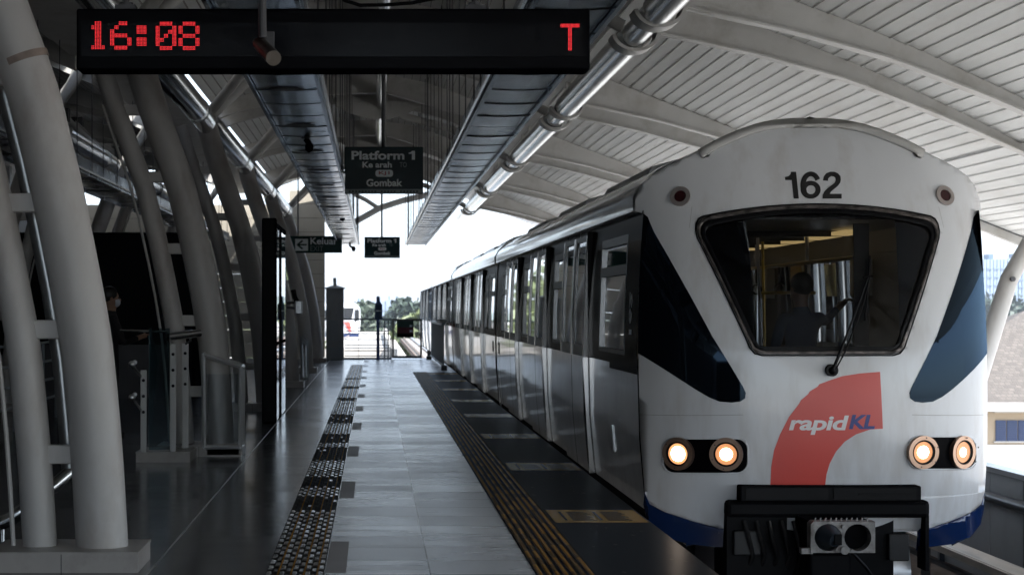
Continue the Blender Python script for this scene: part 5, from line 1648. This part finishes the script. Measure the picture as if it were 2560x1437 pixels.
D = 55.3
bp = empty('blue_post', (X_(945,D), D, 0), 'slim blue help post with a wider head and rounded cap beside the gate', 'help post')
mb = MB(); mb.bbox((X_(941,D),D,0),(X_(949,D),D+.1,Z_(797,D)), .01); mb.build('stem', M['sign_blue'], bp)
mb = MB(); mb.bbox((X_(937,D),D-.03,Z_(798,D)),(X_(956,D),D+.13,Z_(760,D)), .02); mb.build('head', M['sign_navy'], bp)
mb = MB(); mb.prism([(X_(x,D),Z_(y,D)) for x,y in ((939,760),(954,760),(950,753),(949,742),(947,740),(943,740),(941,742),(941,753))], D-.01, D+.1); mb.build('cap', M['sign_blue'], bp)
mb = MB(); mb.box((X_(940,D),D-.035,Z_(778,D)),(X_(953,D),D-.031,Z_(775.5,D))); mb.build('lettering', M['sign_text'], bp)

er = empty('edge_railing', (1.55, 51, 0), 'short railing of close upright bars along the platform edge beside the train', 'railing')
mb = MB(); mb.box((1.64,45.8,0),(1.78,46.1,.12)); mb.box((1.55,55.6,0),(1.7,55.8,.1)); mb.build('foot', M['dark_struct'], er)
mb = MB(); mb.box((1.66,45.9,1.10),(1.74,55.7,1.16)); mb.box((1.67,45.9,.10),(1.73,55.7,.14)); mb.build('rails', M['fence_grey'], er)
mb = MB()
for k in range(48): mb.box((1.685,45.95+k*.205,.14),(1.715,45.98+k*.205,1.10))
mb.build('bars', M['fence_grey'], er)
mb = MB(); mb.bbox((1.62,46.2,1.16),(1.80,48.6,1.24), .02); mb.build('notice_box', M['bldg_white'], er)

# small speakers and cameras hung under the trays
for k, (px, py0, py1, d, lb) in enumerate(((770,180,372,20.0,'dark dome camera on a drop pole under the left tray, nearest of them'),(853,470,548,38.0,'small dark speaker on a short drop pole halfway along the left tray'),(881,560,626,52.0,'tiny dark speaker on a drop pole at the far end of the left tray'))):
    sc_ = empty('ceiling_camera', P(px, py0, d), lb, 'ceiling camera', 'cameras and speakers under the left tray')
    mb = MB(); a = P(px-8, py0, d); b = P(px-6, py1-25*20/d, d); mb.tube([a, b], .045 if k == 0 else .03, 10); mb.build('drop_pole', M['dark_struct'], sc_, smooth=True)
    mb = MB(); c = P(px+3, py1-4, d); mb.ball(c, .045 if k == 0 else .06, 12, (1,1,1.3)); mb.tube([b, c+Vector((0,0,.04))], .03, 8); mb.build('camera_body', M['kiosk'], sc_, smooth=True)

# ------------------------------------------------------------------ beyond the station
def far_train(cx, y, ang):
    root = empty('far_train', (cx, y, -1.2), 'second white train with dark slanted windows approaching beyond the end fence', 'train')
    m = Matrix.Translation((cx,y,-1.65)) @ Matrix.Rotation(ang, 4, 'Z')
    def X(vs): return [m @ Vector(v) for v in vs]
    prof = [(1.2,0.3),(1.32,1.9),(1.3,3.1),(1.15,3.4),(.7,3.75),(0,3.9)]
    prof = prof + [(-u,z) for u,z in prof[-2::-1]]
    mb = MB(); t = MB(); t.prism(prof, .6, 32); 
    t.add([(u,.6,z) for u,z in prof] + [(u*.86,-.2+.10*max(0,z-2),z*.98+.02) for u,z in prof], [(i,i+1,len(prof)+i+1,len(prof)+i) for i in range(len(prof)-1)] + [tuple(range(len(prof),2*len(prof)))])
    mb.add(X(t.v), t.f); mb.build('body', M['train_white'], root)
    t = MB(); t.prism([(-.62,3.25),(.62,3.25),(.4,2.15),(-.4,2.15)], -.26, -.2)
    t.prism([(.74,3.1),(1.12,3.1),(1.12,2.1),(.66,1.85)], -.24, -.1); t.prism([(-.74,3.1),(-1.12,3.1),(-1.12,2.1),(-.66,1.85)], -.24, -.1)
    t.box((-1.33,.8,2.1),(-1.30,31,3.0)); t.box((1.30,.8,2.1),(1.33,31,3.0))
    mb = MB(); mb.add(X(t.v), t.f); mb.build('windows', M['train_black'], root)
    t = MB(); t.box((-1.1,-.25,.2),(1.1,.0,.75)); mb = MB(); mb.add(X(t.v), t.f); mb.build('skirt', M['train_blue'], root)
    t = MB(); t.prism([(.15,.9),(.35,.9),(.2,1.9),(-.4,1.9)], -.28, -.24); mb = MB(); mb.add(X(t.v), t.f); mb.build('red_emblem', M['logo_red'], root)
far_train(-2.6, 185, R(5))

def tree(x, y, z0, h, wd, m, label, group, seed, n=2600, ls=.28):
    rnd = random.Random(seed)
    root = empty('tree', (x, y, z0), label, 'tree', group)
    mb = MB(); mb.tube([(x,y,z0),(x+.1*wd,y,z0+h*.35),(x,y,z0+h*.7)], [wd*.06,wd*.045,wd*.015], 8)
    for k in range(5):
        a = rnd.uniform(0,6.28); mb.tube([(x,y,z0+h*.35),(x+math.cos(a)*wd*.25,y+math.sin(a)*wd*.25,z0+h*.6)], [wd*.025,wd*.01], 6)
    mb.build('trunk', M['bark'], root)
    cl = [(rnd.gauss(0,.22)*wd, rnd.gauss(0,.22)*wd, rnd.uniform(.32,.95)*h, rnd.uniform(.14,.26)*wd) for _ in range(16)]
    cl = [(a*(1.15-c/h*.6), b*(1.15-c/h*.6), c, r) for a,b,c,r in cl]
    vs, fs = [], []
    for i in range(n):
        a,b,c,r = cl[rnd.randrange(len(cl))]
        d = Vector((rnd.gauss(0,1),rnd.gauss(0,1),rnd.gauss(0,1))).normalized()*r*rnd.uniform(.6,1.1)
        p = Vector((x+a,y+b,z0+c))+d
        s = ls*rnd.uniform(.6,1.5)
        q1 = Vector((rnd.gauss(0,1),rnd.gauss(0,1),rnd.gauss(0,1))).normalized()*s; q2_ = Vector((rnd.gauss(0,1),rnd.gauss(0,1),rnd.gauss(0,1))).normalized()*s
        k = len(vs); vs += [p-q1, p+q2_, p+q1, p-q2_]; fs.append((k,k+1,k+2,k+3))
    mb = MB(); mb.add(vs, fs); mb.build('crown', m, root, recalc=False)
def Pz(px, d): return (px-PX)*d/F
trees = [(912,230,805,767,44,'leaf_a','round green tree beyond the end fence between the cabinet and the blue post'),
         (985,280,800,779,50,'leaf_c','low dark tree right of the blue post'),
         (1019,240,800,763,52,'leaf_c','dark green tree behind the end gate below the far sign'),
         (1048,170,800,766,30,'leaf_b','bright yellow-green tree by the rear of the train'),
         (700,90,930,690,70,'leaf_b','pale green tree seen through the glass screen'),
         (660,110,930,700,80,'leaf_a','darker green tree left of the one seen through the glass screen'),
         (1075,300,805,765,60,'leaf_c','distant tree hidden mostly by the train roof')]
for i, (px, d, pb_, pt, wpx, m, lb) in enumerate(trees):
    zt = CZ+(PY-pt)*d/F; z0 = -9.0
    tree(Pz(px,d), d, z0, zt-z0, max(6, wpx*d/F*1.6), M[m], lb, 'trees beyond the station', 20+i, ls=.35*max(1,d/150))
# trees to the right at mid distance
for i, (px, d, pt) in enumerate(((2470,420,790),(2500,380,800),(2535,440,785),(2565,400,795),(2450,460,782),(2590,430,790))):
    zt = CZ+(PY-pt)*d/F
    tree(Pz(px,d), d, -9, zt+9, 22, M['leaf_c'], ['leftmost','second','third','fourth','fifth','rightmost'][[4,0,1,2,3,5].index(i) if i in [4,0,1,2,3,5] else 0] + ' of the trees below the blue towers on the right', 'trees below the towers', 60+i, n=3000, ls=.9)

def tower(px0, px1, pt, d, label, group, depth=18, nb=5, base=-9):
    x0, x1 = Pz(px0,d), Pz(px1,d); zt = CZ+(PY-pt)*d/F
    root = empty('apartment_tower', ((x0+x1)/2, d, base), label, 'building', group)
    mb = MB(); mb.box((x0,d,base),(x1,d+depth,zt)); mb.box((x0+(x1-x0)*.4,d+2,zt),(x0+(x1-x0)*.6,d+8,zt+3)); mb.build('wall', M['tower_wall'], root)
    nf = int((zt-base)/3.1); wd = (x1-x0)/nb
    win = MB(); sl_ = MB()
    for k in range(nb):
        a = x0+wd*(k+.18); b = x0+wd*(k+.82)
        for f in range(nf):
            z = base+1+f*3.1
            win.box((a,d-.15,z),(b,d-.02,z+1.9))
            if k % 2 == 0: sl_.box((a-.4,d-1.3,z-.4),(b+.4,d-.16,z-.1))
    win.build('windows', M['tower_win'], root); sl_.build('balconies', M['tower_slab'], root)
    mb = MB()
    for k in range(nb+1): mb.box((x0+wd*k-.5,d-.8,base),(x0+wd*k+.5,d-.01,zt+1)) 
    mb.build('pier', M['tower_slab'], root)
tower(2452, 2512, 655, 700, 'left of the two hazy blue towers beyond the right canopy edge', 'hazy towers on the right', nb=7)
tower(2513, 2575, 652, 760, 'right of the two hazy blue towers, partly behind the leaning strut', 'hazy towers on the right', nb=7)
tower(935, 962, 757, 900, 'left pale tower just above the blue post', 'pale towers at the horizon', nb=5)
tower(965, 981, 755, 900, 'middle pale tower beside the blue post', 'pale towers at the horizon', nb=3)
tower(983, 999, 755, 905, 'right pale tower right of the blue post', 'pale towers at the horizon', nb=3)
tower(885, 908, 762, 900, 'low pale block above the far train', 'pale towers at the horizon', nb=5)

# tiled-roof house on the right
hs = empty('tiled_house', (24, 62, -9), 'beige house with grey tiled roof and dark blue louvred windows right of the train', 'house')
dH = 60.0
xl = (2380-PX)*dH/F; ze = CZ+(PY-1002)*dH/F
mb = MB(); mb.box((xl,dH,-9),(xl+16,dH+9,ze)); 
mb.build('wall', M['bldg_wall'], hs)
mb = MB()
zr_ = CZ+(PY-822)*(dH+4.6)/F
rf = [(xl-.6,dH-.5,ze-.05),(xl+17,dH-.5,ze-.05),(xl+17,dH+4.6,zr_),(xl-.6,dH+4.6,zr_),(xl-.6,dH+9.8,ze-.05),(xl+17,dH+9.8,ze-.05)]
mb.add(rf, [(0,1,2,3),(3,2,5,4)]); mb.add([(p[0],p[1],p[2]-.12) for p in rf], [(0,1,2,3),(3,2,5,4)])
mb.build('roof', M['roof_tile'], hs)
mb = MB(); mb.box((xl-.7,dH-.62,ze-.3),(xl+17.1,dH-.5,ze-.02)); mb.build('gutter', M['concrete'], hs)
for k in range(4):
    wx0 = (2488-PX)*dH/F + k*1.85
    z0 = CZ+(PY-1102)*dH/F; z1 = CZ+(PY-1050)*dH/F
    mb = MB()
    for j in range(3): mb.box((wx0+j*.36,dH-.05,z0),(wx0+j*.36+.33,dH-.02,z1))
    for j in range(3):
        for q_ in range(9): mb.box((wx0+j*.36+.02,dH-.08,z0+.03+q_*(z1-z0)/9.3),(wx0+j*.36+.31,dH-.05,z0+.055+q_*(z1-z0)/9.3))
    wn_ = mb.build('window', M['louvre'], hs)
    mb = MB(); mb.box((wx0-.12,dH-.35,CZ+(PY-1030)*dH/F),(wx0+1.25,dH-.001,CZ+(PY-1024)*dH/F)); mb.box((wx0-.05,dH-.06,z0-.05),(wx0+1.13,dH-.001,z0)); mb.build('sill', M['bldg_white'], wn_)
mb = MB(); mb.add([(xl-1,dH-2.2,CZ+(PY-1168)*dH/F),(xl+17,dH-2.2,CZ+(PY-1168)*dH/F),(xl+17,dH-.02,CZ+(PY-1110)*dH/F),(xl-1,dH-.02,CZ+(PY-1110)*dH/F)], [(0,1,2,3)]); mb.build('lean_to_roof', M['bldg_white'], hs)
hs2 = empty('tiled_house', (30, 95, -9), 'second grey-roofed house behind the beige one below the leaning strut', 'house')
xl2 = (2400-PX)*95/F
mb = MB(); mb.box((xl2,95,-9),(xl2+20,105,-1.2)); mb.build('wall', M['bldg_white'], hs2)
z2 = CZ+(PY-800)*100/F
mb = MB(); mb.add([(xl2-1,94.3,-1.2),(xl2+21,94.3,-1.2),(xl2+15,100,z2+.5),(xl2+5,100,z2+.5),(xl2-1,105.7,-1.2),(xl2+21,105.7,-1.2)], [(0,1,2,3),(3,2,5,4),(0,3,4),(1,5,2)]); mb.build('roof', M['roof_tile'], hs2)

# low wall and yard beyond the end fence
yd = empty('track_wall', (-1.5, 75, -1.25), 'pale concrete wall and slabs beyond the end fence', 'wall')
mb = MB(); mb.box((-2.5,66,-1.25),(.6,66.2,-.45)); mb.box((-3.2,80,-1.25),(1.0,80.2,-.2)); mb.box((.95,62,-1.25),(1.15,200,-.75)); mb.build('slab', M['bldg_white'], yd)

# ------------------------------------------------------------------ haze
mb = MB(); mb.box((-2900,-60,-10),(2900,2800,95))
hz = mb.build('haze', bpy.data.materials.new('haze'))
hm = hz.data.materials[0]; hm.use_nodes = True; n = hm.node_tree; n.nodes.clear()
out = n.nodes.new("ShaderNodeOutputMaterial"); vol = n.nodes.new("ShaderNodeVolumePrincipled")
vol.inputs["Color"].default_value = (.86,.92,1,1); vol.inputs["Density"].default_value = .0003; vol.inputs["Anisotropy"].default_value = .3
n.links.new(vol.outputs[0], out.inputs["Volume"])
tag(hz, kind='stuff')
